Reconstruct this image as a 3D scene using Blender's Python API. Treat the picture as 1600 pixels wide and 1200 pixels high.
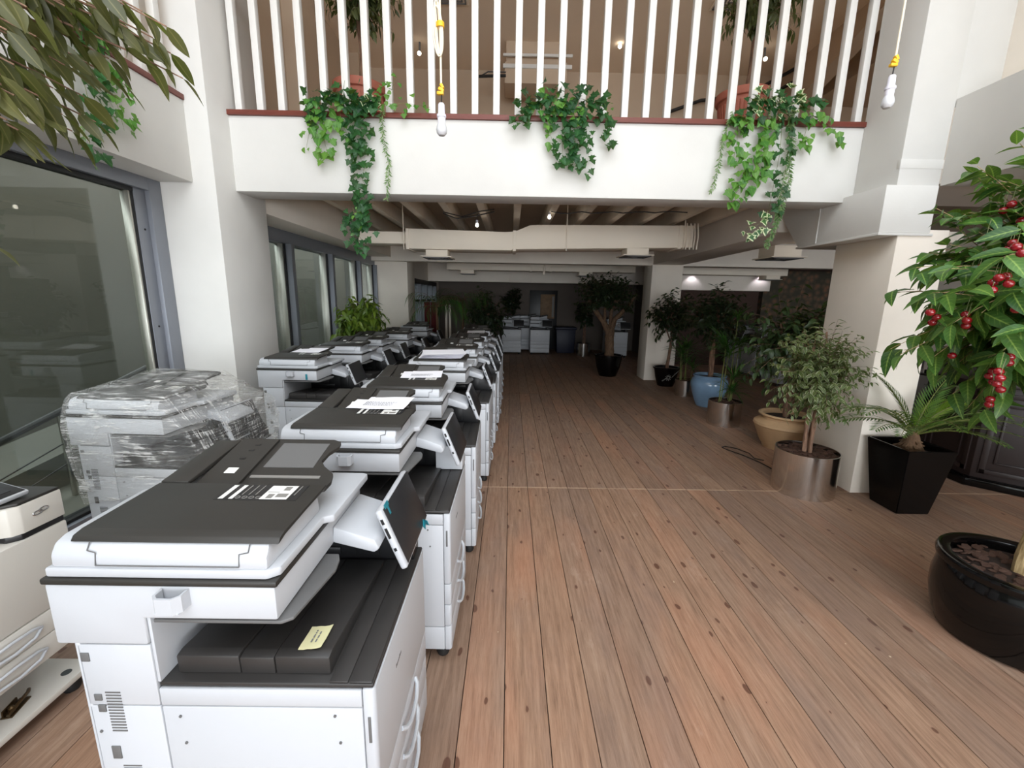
import bpy, bmesh, math, random
import numpy as np
from mathutils import Matrix, Vector, noise

# ------------------------------------------------------------------ reset
for o in list(bpy.data.objects):
    bpy.data.objects.remove(o, do_unlink=True)
SC = bpy.context.scene
COL = SC.collection
R = math.radians

# ------------------------------------------------------------------ camera
F_PX, EYE, PITCH, ROLL, YAW = 665.0, 1.86, math.atan(134 / 665.0), 0.0175, 0.0065
cam_d = bpy.data.cameras.new('camera')
cam_d.sensor_fit = 'HORIZONTAL'; cam_d.sensor_width = 36.0
cam_d.lens = F_PX / 1600.0 * 36.0
cam_d.clip_start = 0.05; cam_d.clip_end = 200
cam = bpy.data.objects.new('camera', cam_d); COL.objects.link(cam)
rz = Matrix.Rotation(-YAW, 3, 'Z')
rt = rz @ Vector((1, 0, 0)); dn = rz @ Vector((0, -math.sin(PITCH), -math.cos(PITCH))); fw = rz @ Vector((0, math.cos(PITCH), -math.sin(PITCH)))
cx = rt * math.cos(ROLL) - dn * math.sin(ROLL)
cy = -(rt * math.sin(ROLL) + dn * math.cos(ROLL))
cz = -fw
cam.matrix_world = Matrix(((cx.x, cy.x, cz.x, 0), (cx.y, cy.y, cz.y, 0), (cx.z, cy.z, cz.z, EYE), (0, 0, 0, 1)))
SC.camera = cam

# ------------------------------------------------------------------ light and exposure
SC.view_settings.view_transform = 'Standard'
SC.view_settings.look = 'None'
SC.view_settings.gamma = 1.0
SC.view_settings.exposure = -0.03
SC.view_settings.use_curve_mapping = False
SC.cycles.use_denoising = True
SC.cycles.max_bounces = 12; SC.cycles.diffuse_bounces = 9; SC.cycles.glossy_bounces = 4
SC.cycles.transparent_max_bounces = 12
SC.cycles.sample_clamp_indirect = 8.0
W = bpy.data.worlds.new('sky'); SC.world = W; W.use_nodes = True
W.node_tree.nodes['Background'].inputs[0].default_value = (0.90, 0.95, 1.0, 1)
W.node_tree.nodes['Background'].inputs[1].default_value = 4.1


def area(name, loc, rot, sx, sy, power, col, spread=180):
    l = bpy.data.lights.new(name, 'AREA'); l.shape = 'RECTANGLE'; l.size = sx; l.size_y = sy
    l.energy = power; l.color = col; l.spread = R(spread)
    o = bpy.data.objects.new(name, l); COL.objects.link(o); o.location = loc; o.rotation_euler = rot
    return o


# hazy sun through the glass roof and glazed front of the hall, behind the photographer
sun_d = bpy.data.lights.new('hazy_sun', 'SUN'); sun_d.energy = 0.35; sun_d.angle = R(45); sun_d.color = (1.0, 0.99, 0.97)
sun = bpy.data.objects.new('hazy_sun', sun_d); COL.objects.link(sun); sun.rotation_euler = (R(55), 0, R(24))
# daylight through the glazed front
area('front_glazing_daylight', (3.0, -8.8, 1.75), (R(90), 0, 0), 12.0, 3.0, 880, (0.90, 0.95, 1.0))

# ------------------------------------------------------------------ materials
def lin(c):
    return tuple((v / 255 / 12.92 if v / 255 <= 0.04045 else ((v / 255 + 0.055) / 1.055) ** 2.4) for v in c) + (1.0,)


class N:
    """small node helper"""
    def __init__(s, name):
        s.m = bpy.data.materials.new(name); s.m.use_nodes = True
        s.t = s.m.node_tree; s.b = s.t.nodes['Principled BSDF']; s.out = s.t.nodes['Material Output']
    def n(s, typ, **k):
        nd = s.t.nodes.new(typ)
        for a, v in k.items():
            if a.startswith('i_'):
                key = a[2:]
                nd.inputs[int(key) if key.isdigit() else key].default_value = v
            else:
                setattr(nd, a, v)
        return nd
    def l(s, a, b):
        s.t.links.new(a, b)
    def mix(s, fac, a, b, typ='MIX'):
        nd = s.n('ShaderNodeMix', data_type='RGBA', blend_type=typ)
        for sock, v in ((nd.inputs[0], fac), (nd.inputs[6], a), (nd.inputs[7], b)):
            if hasattr(v, 'is_output'): s.l(v, sock)
            else: sock.default_value = v
        return nd.outputs[2]
    def math(s, op, a, b=0.0, clamp=False):
        nd = s.n('ShaderNodeMath', operation=op, use_clamp=clamp)
        for sock, v in ((nd.inputs[0], a), (nd.inputs[1], b)):
            if hasattr(v, 'is_output'): s.l(v, sock)
            else: sock.default_value = v
        return nd.outputs[0]
    def ramp(s, fac, *stops):
        nd = s.n('ShaderNodeValToRGB'); s.l(fac, nd.inputs[0])
        e = nd.color_ramp.elements
        while len(e) < len(stops): e.new(0.5)
        for el, (p, c) in zip(e, stops): el.position = p; el.color = c
        return nd.outputs[0]
    def noise(s, scale, detail=3.0, vec=None, rough=0.55):
        nd = s.n('ShaderNodeTexNoise'); nd.inputs['Scale'].default_value = scale; nd.inputs['Detail'].default_value = detail
        nd.inputs['Roughness'].default_value = rough
        if vec is not None: s.l(vec, nd.inputs['Vector'])
        return nd.outputs[0]
    def pos(s, scale=(1, 1, 1), space='pos'):
        src = s.n('ShaderNodeNewGeometry').outputs['Position'] if space == 'pos' else s.n('ShaderNodeTexCoord').outputs['Object']
        mp = s.n('ShaderNodeMapping'); mp.inputs['Scale'].default_value = scale; s.l(src, mp.inputs[0])
        return mp.outputs[0]
    def bump(s, h, strength=0.2, dist=0.01):
        nd = s.n('ShaderNodeBump'); nd.inputs['Strength'].default_value = strength; nd.inputs['Distance'].default_value = dist
        s.l(h, nd.inputs['Height']); s.l(nd.outputs[0], s.b.inputs['Normal'])


MATS = {}


def plain(name, c, rough=0.5, metal=0.0, var=0.06, scale=6.0, bump=0.0, bscale=60.0, coat=0.0, spec=0.5):
    """procedural surface: one colour with a soft mottling and fine relief"""
    k = N(name); c1 = lin(c)
    c2 = tuple(v * (1 - 2 * var) for v in c1[:3]) + (1,)
    f = k.noise(scale, 3.0, k.pos(space='obj'))
    k.l(k.mix(f, c1, c2), k.b.inputs['Base Color'])
    k.b.inputs['Roughness'].default_value = rough; k.b.inputs['Metallic'].default_value = metal
    k.b.inputs['Coat Weight'].default_value = coat; k.b.inputs['Specular IOR Level'].default_value = spec
    if bump: k.bump(k.noise(bscale, 2.0, k.pos(space='obj')), bump, 0.004)
    MATS[name] = k.m
    return k.m


def emit(name, c, strength):
    k = N(name)
    k.b.inputs['Base Color'].default_value = lin(c)
    k.b.inputs['Emission Color'].default_value = lin(c); k.b.inputs['Emission Strength'].default_value = strength
    MATS[name] = k.m


def painted(name, c, dirt=0.10, bump=0.12):
    k = N(name); c1 = lin(c)
    f1 = k.noise(1.3, 4.0, k.pos()); f2 = k.noise(9.0, 4.0, k.pos())
    g = k.ramp(f1, (0.35, (0, 0, 0, 1)), (0.75, (1, 1, 1, 1)))
    a = k.mix(g, c1, tuple(v * (1 - dirt) for v in c1[:3]) + (1,))
    k.l(k.mix(k.math('MULTIPLY', f2, 0.10), a, tuple(v * 0.8 for v in c1[:3]) + (1,)), k.b.inputs['Base Color'])
    k.b.inputs['Roughness'].default_value = 0.7; k.b.inputs['Specular IOR Level'].default_value = 0.25
    k.bump(k.noise(55.0, 3.0, k.pos()), bump, 0.004)
    MATS[name] = k.m


painted('wall_white', (216, 215, 211)); painted('wall_cream', (236, 228, 216)); painted('upper_beige', (192, 172, 150), 0.05)
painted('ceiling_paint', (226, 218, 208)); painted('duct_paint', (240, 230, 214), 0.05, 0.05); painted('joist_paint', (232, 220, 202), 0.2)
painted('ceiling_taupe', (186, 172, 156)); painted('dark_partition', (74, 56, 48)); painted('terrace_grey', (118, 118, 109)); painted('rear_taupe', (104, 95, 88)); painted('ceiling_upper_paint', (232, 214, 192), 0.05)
plain('baluster_white', (222, 221, 217), 0.5, var=0.03)
plain('plastic_white', (184, 187, 192), 0.42, var=0.012, scale=3, bump=0.03, bscale=400)
plain('plastic_cream', (202, 198, 190), 0.42, var=0.012, scale=3, bump=0.03, bscale=400)
plain('plastic_dark', (43, 41, 38), 0.5, var=0.04, bump=0.06, bscale=500)
plain('plastic_tray', (46, 44, 43), 0.45, var=0.04, bump=0.06, bscale=500)
plain('plastic_black', (24, 24, 26), 0.4, var=0.1)
plain('plastic_mid', (98, 98, 98), 0.5, var=0.05)
plain('seam_shadow', (120, 121, 122), 0.7)
plain('screen_glass', (48, 48, 50), 0.32, var=0.15, scale=30)
plain('label_white', (226, 226, 222), 0.6); plain('label_grey', (130, 128, 124), 0.6); plain('ink_grey', (120, 122, 128), 0.7)
plain('paper', (238, 238, 244), 0.8, var=0.01); plain('sticky_yellow', (222, 217, 172), 0.8, var=0.02)
plain('teal_tape', (40, 128, 142), 0.35)
plain('rubber', (26, 26, 27), 0.6)
plain('chrome', (200, 200, 200), 0.2, 1.0, var=0.02); plain('brass_clip', (120, 98, 70), 0.35, 0.9, var=0.3, scale=60)
plain('frame_grey', (132, 136, 144), 0.4, 0.35, var=0.03); plain('gasket', (16, 16, 17), 0.6); plain('alu_edge', (196, 194, 184), 0.3, 0.8)
plain('stainless_rail', (176, 174, 166), 0.25, 0.9); plain('dark_rail', (62, 62, 60), 0.5)
plain('gloss_black', (9, 8, 8), 0.09, coat=0.15, var=0.2, spec=0.3); plain('matt_black_pot', (12, 11, 11), 0.22, var=0.3, spec=0.3)
plain('terracotta', (176, 104, 84), 0.7, var=0.08, bump=0.1)
plain('sand_clay', (206, 172, 132), 0.65, var=0.12, scale=9, bump=0.3, bscale=120)
plain('blue_glaze', (134, 168, 200), 0.14, var=0.14, scale=7, coat=0.4)
plain('soil', (58, 42, 34), 0.95, var=0.4, scale=40, bump=0.8, bscale=60)
plain('bark_chip', (104, 74, 60), 0.8, var=0.4, scale=14, bump=0.6, bscale=50)
plain('bulb_glass', (206, 208, 212), 0.25, coat=0.3); plain('lamp_plastic', (226, 226, 236), 0.4)
plain('cord_cream', (228, 218, 196), 0.6); plain('terminal_yellow', (236, 184, 34), 0.45); plain('cable_black', (22, 20, 20), 0.5)
plain('bin_blue', (14, 20, 46), 0.5); plain('red_fabric', (92, 22, 24), 0.8); plain('frond_stem', (112, 120, 60), 0.6)
plain('cherry_red', (150, 14, 30), 0.16, var=0.25, scale=30, coat=0.5); plain('cherry_stalk', (96, 104, 56), 0.6)
plain('palm_bark', (122, 92, 66), 0.9, var=0.4, scale=40, bump=0.8)
plain('picture_tan', (150, 118, 84), 0.6, var=0.3, scale=9)
emit('bulb_on', (255, 244, 226), 9.0); emit('lamp_glow', (226, 214, 240), 1.2)


def steel():
    k = N('brushed_steel')
    f = k.noise(6.0, 2.0, k.pos((40, 40, 0.6), 'obj'))
    k.l(k.mix(f, lin((232, 230, 226)), lin((196, 192, 188))), k.b.inputs['Base Color'])
    k.b.inputs['Metallic'].default_value = 1.0; k.b.inputs['Roughness'].default_value = 0.15
    MATS['brushed_steel'] = k.m


def strip_wood():
    for name, a, b, ro in (('red_hardwood', (124, 62, 48), (88, 40, 32), 0.45), ('dark_mahogany', (40, 27, 24), (24, 16, 14), 0.45)):
        k = N(name)
        f = k.noise(3.0, 5.0, k.pos((3, 3, 30) if name[0] == 'd' else (1.2, 1.2, 40)))
        k.l(k.mix(f, lin(a), lin(b)), k.b.inputs['Base Color']); k.b.inputs['Roughness'].default_value = ro
        MATS[name] = k.m


def bark(name, a, b, sc=(18, 18, 4)):
    k = N(name)
    f = k.noise(2.2, 5.0, k.pos(sc)); g = k.ramp(f, (0.3, lin(b)), (0.7, lin(a)))
    k.l(g, k.b.inputs['Base Color']); k.b.inputs['Roughness'].default_value = 0.85
    k.bump(f, 0.7, 0.01); MATS[name] = k.m


def planks():
    k = N('pine_plank')
    rnd = k.n('ShaderNodeObjectInfo').outputs['Random']
    p = k.n('ShaderNodeNewGeometry').outputs['Position']
    off = k.n('ShaderNodeCombineXYZ'); k.l(k.math('MULTIPLY', rnd, 7.0), off.inputs[0]); k.l(k.math('MULTIPLY', rnd, 91.0), off.inputs[1])
    v = k.n('ShaderNodeVectorMath', operation='ADD'); k.l(p, v.inputs[0]); k.l(off.outputs[0], v.inputs[1])
    def mp(s, vec=v.outputs[0]):
        m = k.n('ShaderNodeMapping'); m.inputs['Scale'].default_value = s; k.l(vec, m.inputs[0]); return m.outputs[0]
    grain = k.noise(5.0, 6.0, mp((9, 0.55, 1)), 0.62)
    fine = k.noise(30.0, 4.0, mp((9, 0.35, 1)), 0.6)
    blot = k.noise(1.1, 3.0, mp((1.6, 0.5, 1)))
    base = k.ramp(grain, (0.28, lin((122, 97, 80))), (0.52, lin((150, 122, 102))), (0.75, lin((166, 139, 118))))
    warm = k.ramp(blot, (0.5, (0, 0, 0, 1)), (0.72, (1, 1, 1, 1)))
    base = k.mix(k.math('MULTIPLY', warm, 0.35), base, lin((192, 134, 104)))
    tint = k.ramp(rnd, (0.0, (0.86, 0.86, 0.88, 1)), (0.5, (1, 1, 1, 1)), (1.0, (1.05, 0.98, 0.92, 1)))
    base = k.mix(1.0, base, tint, 'MULTIPLY')
    fg = k.ramp(fine, (0.33, (0.78, 0.75, 0.72, 1)), (0.5, (1, 1, 1, 1)))
    base = k.mix(0.8, base, fg, 'MULTIPLY')
    # knots: sparse warped cells
    vo = k.n('ShaderNodeTexVoronoi'); vo.feature = 'F1'; vo.voronoi_dimensions = '2D'; vo.inputs['Scale'].default_value = 1.0; vo.inputs['Randomness'].default_value = 1.0
    wob = k.n('ShaderNodeVectorMath', operation='ADD'); k.l(mp((8.5, 4.2, 1)), wob.inputs[0])
    nz = k.n('ShaderNodeTexNoise'); nz.inputs['Scale'].default_value = 9.0; k.l(v.outputs[0], nz.inputs['Vector'])
    sc = k.n('ShaderNodeVectorMath', operation='SCALE'); sc.inputs['Scale'].default_value = 0.22; k.l(nz.outputs['Color'], sc.inputs[0])
    k.l(sc.outputs[0], wob.inputs[1]); k.l(wob.outputs[0], vo.inputs['Vector'])
    sep = k.n('ShaderNodeSeparateColor'); k.l(vo.outputs['Color'], sep.inputs[0])
    size = k.math('MULTIPLY', k.math('SUBTRACT', sep.outputs[0], 0.66, True), 0.42)
    kd = k.math('SUBTRACT', size, k.math('MULTIPLY', vo.outputs['Distance'], 0.9))
    km = k.math('MULTIPLY', kd, 40.0, True)
    base = k.mix(k.math('MULTIPLY', km, 0.72), base, lin((62, 36, 28)))
    halo = k.math('MULTIPLY', k.math('ADD', kd, 0.05), 9.0, True)
    base = k.mix(k.math('MULTIPLY', halo, 0.22), base, lin((120, 72, 50)))
    smu = k.ramp(k.noise(0.9, 5.0, mp((1.6, 0.6, 1)), 0.7), (0.5, (0, 0, 0, 1)), (0.66, (1, 1, 1, 1)))
    base = k.mix(k.math('MULTIPLY', smu, 0.32), base, lin((122, 106, 100)))
    # pale scuffs and dust
    sm = k.noise(1.5, 6.0, mp((1.8, 0.8, 1), p), 0.75)
    sf = k.ramp(sm, (0.58, (0, 0, 0, 1)), (0.72, (1, 1, 1, 1)))
    base = k.mix(k.math('MULTIPLY', sf, 0.28), base, lin((196, 176, 158)))
    ch = k.noise(15.0, 2.0, mp((1.2, 1.0, 1), p))
    cf = k.ramp(ch, (0.765, (0, 0, 0, 1)), (0.78, (1, 1, 1, 1)))
    base = k.mix(k.math('MULTIPLY', cf, 0.6), base, lin((226, 206, 176)))
    sy_ = k.n('ShaderNodeSeparateXYZ'); k.l(p, sy_.inputs[0])
    jd = k.math('SUBTRACT', 0.016, k.math('ABSOLUTE', k.math('SUBTRACT', sy_.outputs[1], 3.987)))
    jm_ = k.math('MULTIPLY', k.math('MULTIPLY', jd, 90.0, True), k.noise(3.0, 2.0, p))
    base = k.mix(jm_, base, lin((206, 178, 150)))
    k.l(base, k.b.inputs['Base Color'])
    k.b.inputs['Roughness'].default_value = 0.62; k.b.inputs['Specular IOR Level'].default_value = 0.3
    k.bump(fine, 0.15, 0.004)
    MATS['pine_plank'] = k.m


def leafmat(name, dark, light, rib=None, edge=None, edge_at=0.72, rough=0.4, trans=0.25, veins=0.0):
    k = N(name)
    oi = k.n('ShaderNodeObjectInfo').outputs['Random']; ri = k.n('ShaderNodeNewGeometry').outputs['Random Per Island']
    rnd = k.math('FRACT', k.math('ADD', oi, ri))
    uv = k.n('ShaderNodeUVMap').outputs[0]
    sep = k.n('ShaderNodeSeparateXYZ'); k.l(uv, sep.inputs[0])
    d = k.math('MULTIPLY', k.math('ABSOLUTE', k.math('SUBTRACT', sep.outputs[0], 0.5)), 2.0)
    nv = k.noise(14.0, 3.0, k.pos())
    c = k.mix(rnd, lin(dark), lin(light))
    c = k.mix(k.math('MULTIPLY', nv, 0.5), c, tuple(x * 0.55 for x in lin(dark)[:3]) + (1,))
    if rib:
        m = k.math('SUBTRACT', 1.0, k.math('MULTIPLY', d, 7.0), True)
        if veins:
            w = k.math('SINE', k.math('ADD', k.math('MULTIPLY', sep.outputs[1], 46.0), k.math('MULTIPLY', d, -9.0)))
            vm = k.math('MULTIPLY', k.math('SUBTRACT', w, 0.55, True), k.math('SUBTRACT', 1.05, d, True))
            m = k.math('ADD', m, k.math('MULTIPLY', vm, veins), True)
        c = k.mix(k.math('MULTIPLY', m, 0.75), c, lin(rib))
    if edge:
        e = k.math('MULTIPLY', k.math('SUBTRACT', k.math('ADD', d, k.math('MULTIPLY', nv, 0.4)), edge_at + 0.2), 6.0, True)
        c = k.mix(e, c, lin(edge))
    k.l(c, k.b.inputs['Base Color']); k.b.inputs['Roughness'].default_value = rough
    k.b.inputs['Specular IOR Level'].default_value = 0.4
    tr = k.n('ShaderNodeBsdfTranslucent'); k.l(k.mix(0.5, c, lin((150, 180, 60))), tr.inputs[0])
    ms = k.n('ShaderNodeMixShader'); ms.inputs[0].default_value = trans
    k.l(k.b.outputs[0], ms.inputs[1]); k.l(tr.outputs[0], ms.inputs[2]); k.l(ms.outputs[0], k.out.inputs[0])
    MATS[name] = k.m


def glass(name, tint=(0.75, 0.78, 0.76), ior=1.5):
    k = N(name)
    fr = k.n('ShaderNodeFresnel')
    bf = k.n('ShaderNodeNewGeometry').outputs['Backfacing']
    k.l(k.math('SUBTRACT', ior, k.math('MULTIPLY', bf, ior - 1 / ior)), fr.inputs['IOR'])
    t = k.n('ShaderNodeBsdfTransparent'); t.inputs[0].default_value = tint + (1,)
    g = k.n('ShaderNodeBsdfGlossy'); g.inputs['Roughness'].default_value = 0.01; g.inputs[0].default_value = (0.95, 0.97, 0.97, 1)
    ms = k.n('ShaderNodeMixShader'); k.l(fr.outputs[0], ms.inputs[0]); k.l(t.outputs[0], ms.inputs[1]); k.l(g.outputs[0], ms.inputs[2])
    k.l(ms.outputs[0], k.out.inputs[0]); MATS[name] = k.m


def film():
    k = N('stretch_film')
    st = k.noise(3.0, 4.0, k.pos((2.5, 2.5, 34), 'obj'), 0.6)
    mp = k.n('ShaderNodeMapping'); mp.inputs['Rotation'].default_value = (0.5, 0.9, 0.3); mp.inputs['Scale'].default_value = (2, 46, 3)
    k.l(k.n('ShaderNodeTexCoord').outputs['Object'], mp.inputs[0])
    s2 = k.noise(2.6, 3.0, mp.outputs[0], 0.6)
    h = k.math('ADD', st, s2)
    k.bump(h, 0.9, 0.02)
    k.b.inputs['Base Color'].default_value = (0.82, 0.82, 0.80, 1); k.b.inputs['Roughness'].default_value = 0.16
    k.b.inputs['Specular IOR Level'].default_value = 0.8
    t = k.n('ShaderNodeBsdfTransparent'); t.inputs[0].default_value = (0.95, 0.95, 0.94, 1)
    ln = k.ramp(k.math('MULTIPLY', h, 0.5), (0.46, (0.10, 0.10, 0.10, 1)), (0.54, (0.22, 0.22, 0.22, 1)), (0.60, (0.75, 0.75, 0.75, 1)))
    ms = k.n('ShaderNodeMixShader'); k.l(ln, ms.inputs[0]); k.l(t.outputs[0], ms.inputs[1]); k.l(k.b.outputs[0], ms.inputs[2])
    k.l(ms.outputs[0], k.out.inputs[0]); MATS['stretch_film'] = k.m


def wallpaper():
    k = N('floral_wallpaper')
    vo = k.n('ShaderNodeTexVoronoi'); vo.inputs['Scale'].default_value = 7.0; k.l(k.pos(), vo.inputs['Vector'])
    f = k.ramp(vo.outputs['Distance'], (0.10, lin((120, 82, 60))), (0.4, lin((86, 72, 56))), (0.7, lin((60, 56, 44))))
    k.l(f, k.b.inputs['Base Color']); k.b.inputs['Roughness'].default_value = 0.8; MATS['floral_wallpaper'] = k.m


steel(); strip_wood(); planks(); film(); wallpaper(); glass('window_glass')
bark('bark_grey', (150, 118, 96), (92, 66, 52)); bark('bark_tan', (120, 94, 70), (66, 48, 36), (26, 26, 7)); bark('bark_pale', (196, 172, 128), (110, 88, 52), (22, 22, 3))
leafmat('leaf_big_ficus', (64, 66, 36), (104, 104, 62), rib=(126, 122, 78), rough=0.42)
leafmat('leaf_cherry', (38, 82, 40), (92, 138, 58), rib=(158, 190, 92), rough=0.36, veins=0.8)
leafmat('leaf_variegated', (66, 86, 44), (104, 118, 66), rib=(110, 124, 74), edge=(176, 182, 144), edge_at=0.70)
leafmat('leaf_ficus', (34, 58, 34), (70, 92, 54), rib=(92, 112, 70))
leafmat('leaf_dark', (22, 36, 24), (52, 68, 46), rib=(60, 76, 50))
leafmat('leaf_upstairs', (56, 66, 36), (96, 102, 60), rib=(130, 130, 84))
leafmat('leaf_shrub', (72, 106, 34), (128, 150, 52), rib=(120, 140, 60))
leafmat('ivy_dark', (24, 66, 36), (46, 98, 50), rib=(96, 140, 84))
leafmat('ivy_bright', (60, 118, 46), (108, 156, 62), rib=(130, 176, 92))
leafmat('ivy_variegated', (44, 92, 50), (78, 122, 66), edge=(214, 222, 178), edge_at=0.6)
leafmat('sprig_green', (70, 116, 62), (150, 176, 120))
leafmat('cycas_green', (64, 106, 46), (104, 142, 58), rough=0.35)
leafmat('cycas_young', (110, 150, 40), (140, 172, 52), rough=0.35)
leafmat('palm_green', (40, 84, 38), (74, 116, 48))


# ------------------------------------------------------------------ mesh helpers
class M:
    """collects shapes into one bmesh"""
    def __init__(s):
        s.bm = bmesh.new(); s.mi = 0
    def mat(s, i):
        s.mi = i; return s
    def _done(s, verts, bev=0.0, seg=2):
        faces = set(f for v in verts for f in v.link_faces)
        for f in faces: f.material_index = s.mi
        if bev > 0:
            edges = list(set(e for v in verts for e in v.link_edges))
            r = bmesh.ops.bevel(s.bm, geom=edges, offset=bev, segments=seg, affect='EDGES', profile=0.5, clamp_overlap=True)
            for f in r['faces']: f.material_index = s.mi
        return s
    def box(s, x0, x1, y0, y1, z0, z1, bev=0.0, seg=2):
        v = [s.bm.verts.new(p) for p in ((x0, y0, z0), (x1, y0, z0), (x1, y1, z0), (x0, y1, z0), (x0, y0, z1), (x1, y0, z1), (x1, y1, z1), (x0, y1, z1))]
        for f in ((3, 2, 1, 0), (4, 5, 6, 7), (0, 1, 5, 4), (1, 2, 6, 5), (2, 3, 7, 6), (3, 0, 4, 7)):
            s.bm.faces.new([v[i] for i in f])
        return s._done(v, bev, seg)
    def obox(s, mat, sx, sy, sz, bev=0.0, seg=2):
        """box of full size sx,sy,sz centred at the origin of mat"""
        n0 = len(s.bm.verts)
        v = [s.bm.verts.new(mat @ Vector((x * sx / 2, y * sy / 2, z * sz / 2))) for x, y, z in ((-1, -1, -1), (1, -1, -1), (1, 1, -1), (-1, 1, -1), (-1, -1, 1), (1, -1, 1), (1, 1, 1), (-1, 1, 1))]
        for f in ((3, 2, 1, 0), (4, 5, 6, 7), (0, 1, 5, 4), (1, 2, 6, 5), (2, 3, 7, 6), (3, 0, 4, 7)):
            s.bm.faces.new([v[i] for i in f])
        return s._done(v, bev, seg)
    def prism(s, pts, axis, lo, hi, bev=0.0, seg=2):
        """polygon extruded along axis; pts are the two other coordinates in xyz order"""
        def P(a, b, c):
            return {'x': (c, a, b), 'y': (a, c, b), 'z': (a, b, c)}[axis]
        A = [s.bm.verts.new(P(a, b, lo)) for a, b in pts]; B = [s.bm.verts.new(P(a, b, hi)) for a, b in pts]
        n = len(pts)
        fs = [s.bm.faces.new(A), s.bm.faces.new(B)]
        for i in range(n): fs.append(s.bm.faces.new((A[i], A[(i + 1) % n], B[(i + 1) % n], B[i])))
        bmesh.ops.recalc_face_normals(s.bm, faces=fs)
        return s._done(A + B, bev, seg)
    def lathe(s, prof, seg=32, c=(0, 0, 0)):
        rings = []
        for r, z in prof:
            if r < 1e-5: rings.append([s.bm.verts.new((c[0], c[1], c[2] + z))])
            else: rings.append([s.bm.verts.new((c[0] + r * math.cos(2 * math.pi * i / seg), c[1] + r * math.sin(2 * math.pi * i / seg), c[2] + z)) for i in range(seg)])
        vs = []
        for a, b in zip(rings, rings[1:]):
            for i in range(seg):
                j = (i + 1) % seg
                if len(a) == 1 and len(b) == 1: continue
                if len(a) == 1: f = (a[0], b[j], b[i])
                elif len(b) == 1: f = (a[i], a[j], b[0])
                else: f = (a[i], a[j], b[j], b[i])
                try: s.bm.faces.new(f)
                except ValueError: pass
        for r in rings: vs += r
        fs = list(set(f for v in vs for f in v.link_faces))
        bmesh.ops.recalc_face_normals(s.bm, faces=fs)
        return s._done(vs)
    def tube(s, pts, r0, r1=None, seg=8, cap=True, wob=0.0):
        r1 = r0 if r1 is None else r1
        pts = [Vector(p) for p in pts]; n = len(pts); rings = []; vs = []
        up = Vector((0.13, 0.31, 0.94))
        for i, p in enumerate(pts):
            t = (pts[min(i + 1, n - 1)] - pts[max(i - 1, 0)])
            if t.length < 1e-9: t = Vector((0, 0, 1))
            t.normalize()
            a = t.cross(up)
            if a.length < 0.05: a = t.cross(Vector((1, 0, 0)))
            a.normalize(); b = t.cross(a)
            r = r0 + (r1 - r0) * i / max(1, n - 1)
            ring = []
            for k in range(seg):
                an = 2 * math.pi * k / seg
                rr = r * (1 + (wob * noise.noise(p * 9 + Vector((math.cos(an), math.sin(an), 0)) * 1.3) if wob else 0))
                ring.append(s.bm.verts.new(p + (a * math.cos(an) + b * math.sin(an)) * rr))
            rings.append(ring); vs += ring
        for A, B in zip(rings, rings[1:]):
            for k in range(seg):
                j = (k + 1) % seg
                s.bm.faces.new((A[k], A[j], B[j], B[k]))
        if cap and seg > 2:
            s.bm.faces.new(rings[0][::-1]); s.bm.faces.new(rings[-1])
        return s._done(vs)
    def ball(s, c, r, sub=2, sc=(1, 1, 1)):
        m = Matrix.Translation(c) @ Matrix.Diagonal((r * sc[0], r * sc[1], r * sc[2], 1))
        r_ = bmesh.ops.create_icosphere(s.bm, subdivisions=sub, radius=1.0, matrix=m)
        return s._done(r_['verts'])
    def mesh(s, name, mats, smooth=35):
        me = bpy.data.meshes.new(name)
        s.bm.to_mesh(me); s.bm.free()
        for m in (mats if isinstance(mats, (list, tuple)) else [mats]): me.materials.append(MATS[m])
        if smooth:
            me.shade_smooth(); me.set_sharp_from_angle(angle=R(smooth))
        return me
    def build(s, name, mats, parent=None, loc=None, smooth=35, rot=None):
        return put(name, s.mesh(name, mats, smooth), parent, loc, rot)


def put(name, me, parent=None, loc=None, rot=None, mat=None):
    o = bpy.data.objects.new(name, me); COL.objects.link(o)
    if parent is not None: o.parent = parent
    if mat is not None: o.matrix_local = mat
    if loc is not None: o.location = loc
    if rot is not None: o.rotation_euler = rot
    return o


def tag(o, label=None, cat=None, group=None, kind=None):
    if label: o['label'] = label
    if cat: o['category'] = cat
    if group: o['group'] = group
    if kind: o['kind'] = kind
    return o


def thing(name, label, cat, loc=(0, 0, 0), rz=0.0, group=None):
    o = bpy.data.objects.new(name, None); COL.objects.link(o); o.empty_display_size = 0.1
    o.location = loc; o.rotation_euler = (0, 0, rz)
    return tag(o, label, cat, group)


CH = {}


def copy_tree(o, parent=None):
    c = o.copy(); COL.objects.link(c)
    if parent is not None: c.parent = parent; c.matrix_parent_inverse = o.matrix_parent_inverse.copy()
    for ch in [x for x in o.children]: copy_tree(ch, c)
    return c


def struct(name, m, mats, smooth=35, label=None):
    o = m.build(name, mats, smooth=smooth); o['kind'] = 'structure'
    if label: o['label'] = label
    return o


def stuff(o):
    o['kind'] = 'stuff'; return o

# ------------------------------------------------------------------ the setting
# floor: slab with every pine board on it
floor = struct('floor', M().box(-3.3, 10.0, -9.2, 16.3, -0.2, -0.022), 'soil')
SEG = [(-9.0, 3.985), (3.99, 8.30), (8.305, 16.2)]
rng = random.Random(3)
pm = []
for y0, y1 in SEG:
    pm.append([M().box(0.0015, 0.1975, y0, y1, -0.022, 0.0, 0.0012, 1).mesh('plank', 'pine_plank', 0) for _ in range(1)][0])
for i in range(-16, 49):
    for k, (y0, y1) in enumerate(SEG):
        if k == 0 and i > 34: continue
        p = put('plank', pm[k], floor); p.location = (i * 0.2 + 0.002, 0, rng.uniform(-0.0012, 0.0))

XL = -3.27
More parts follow.
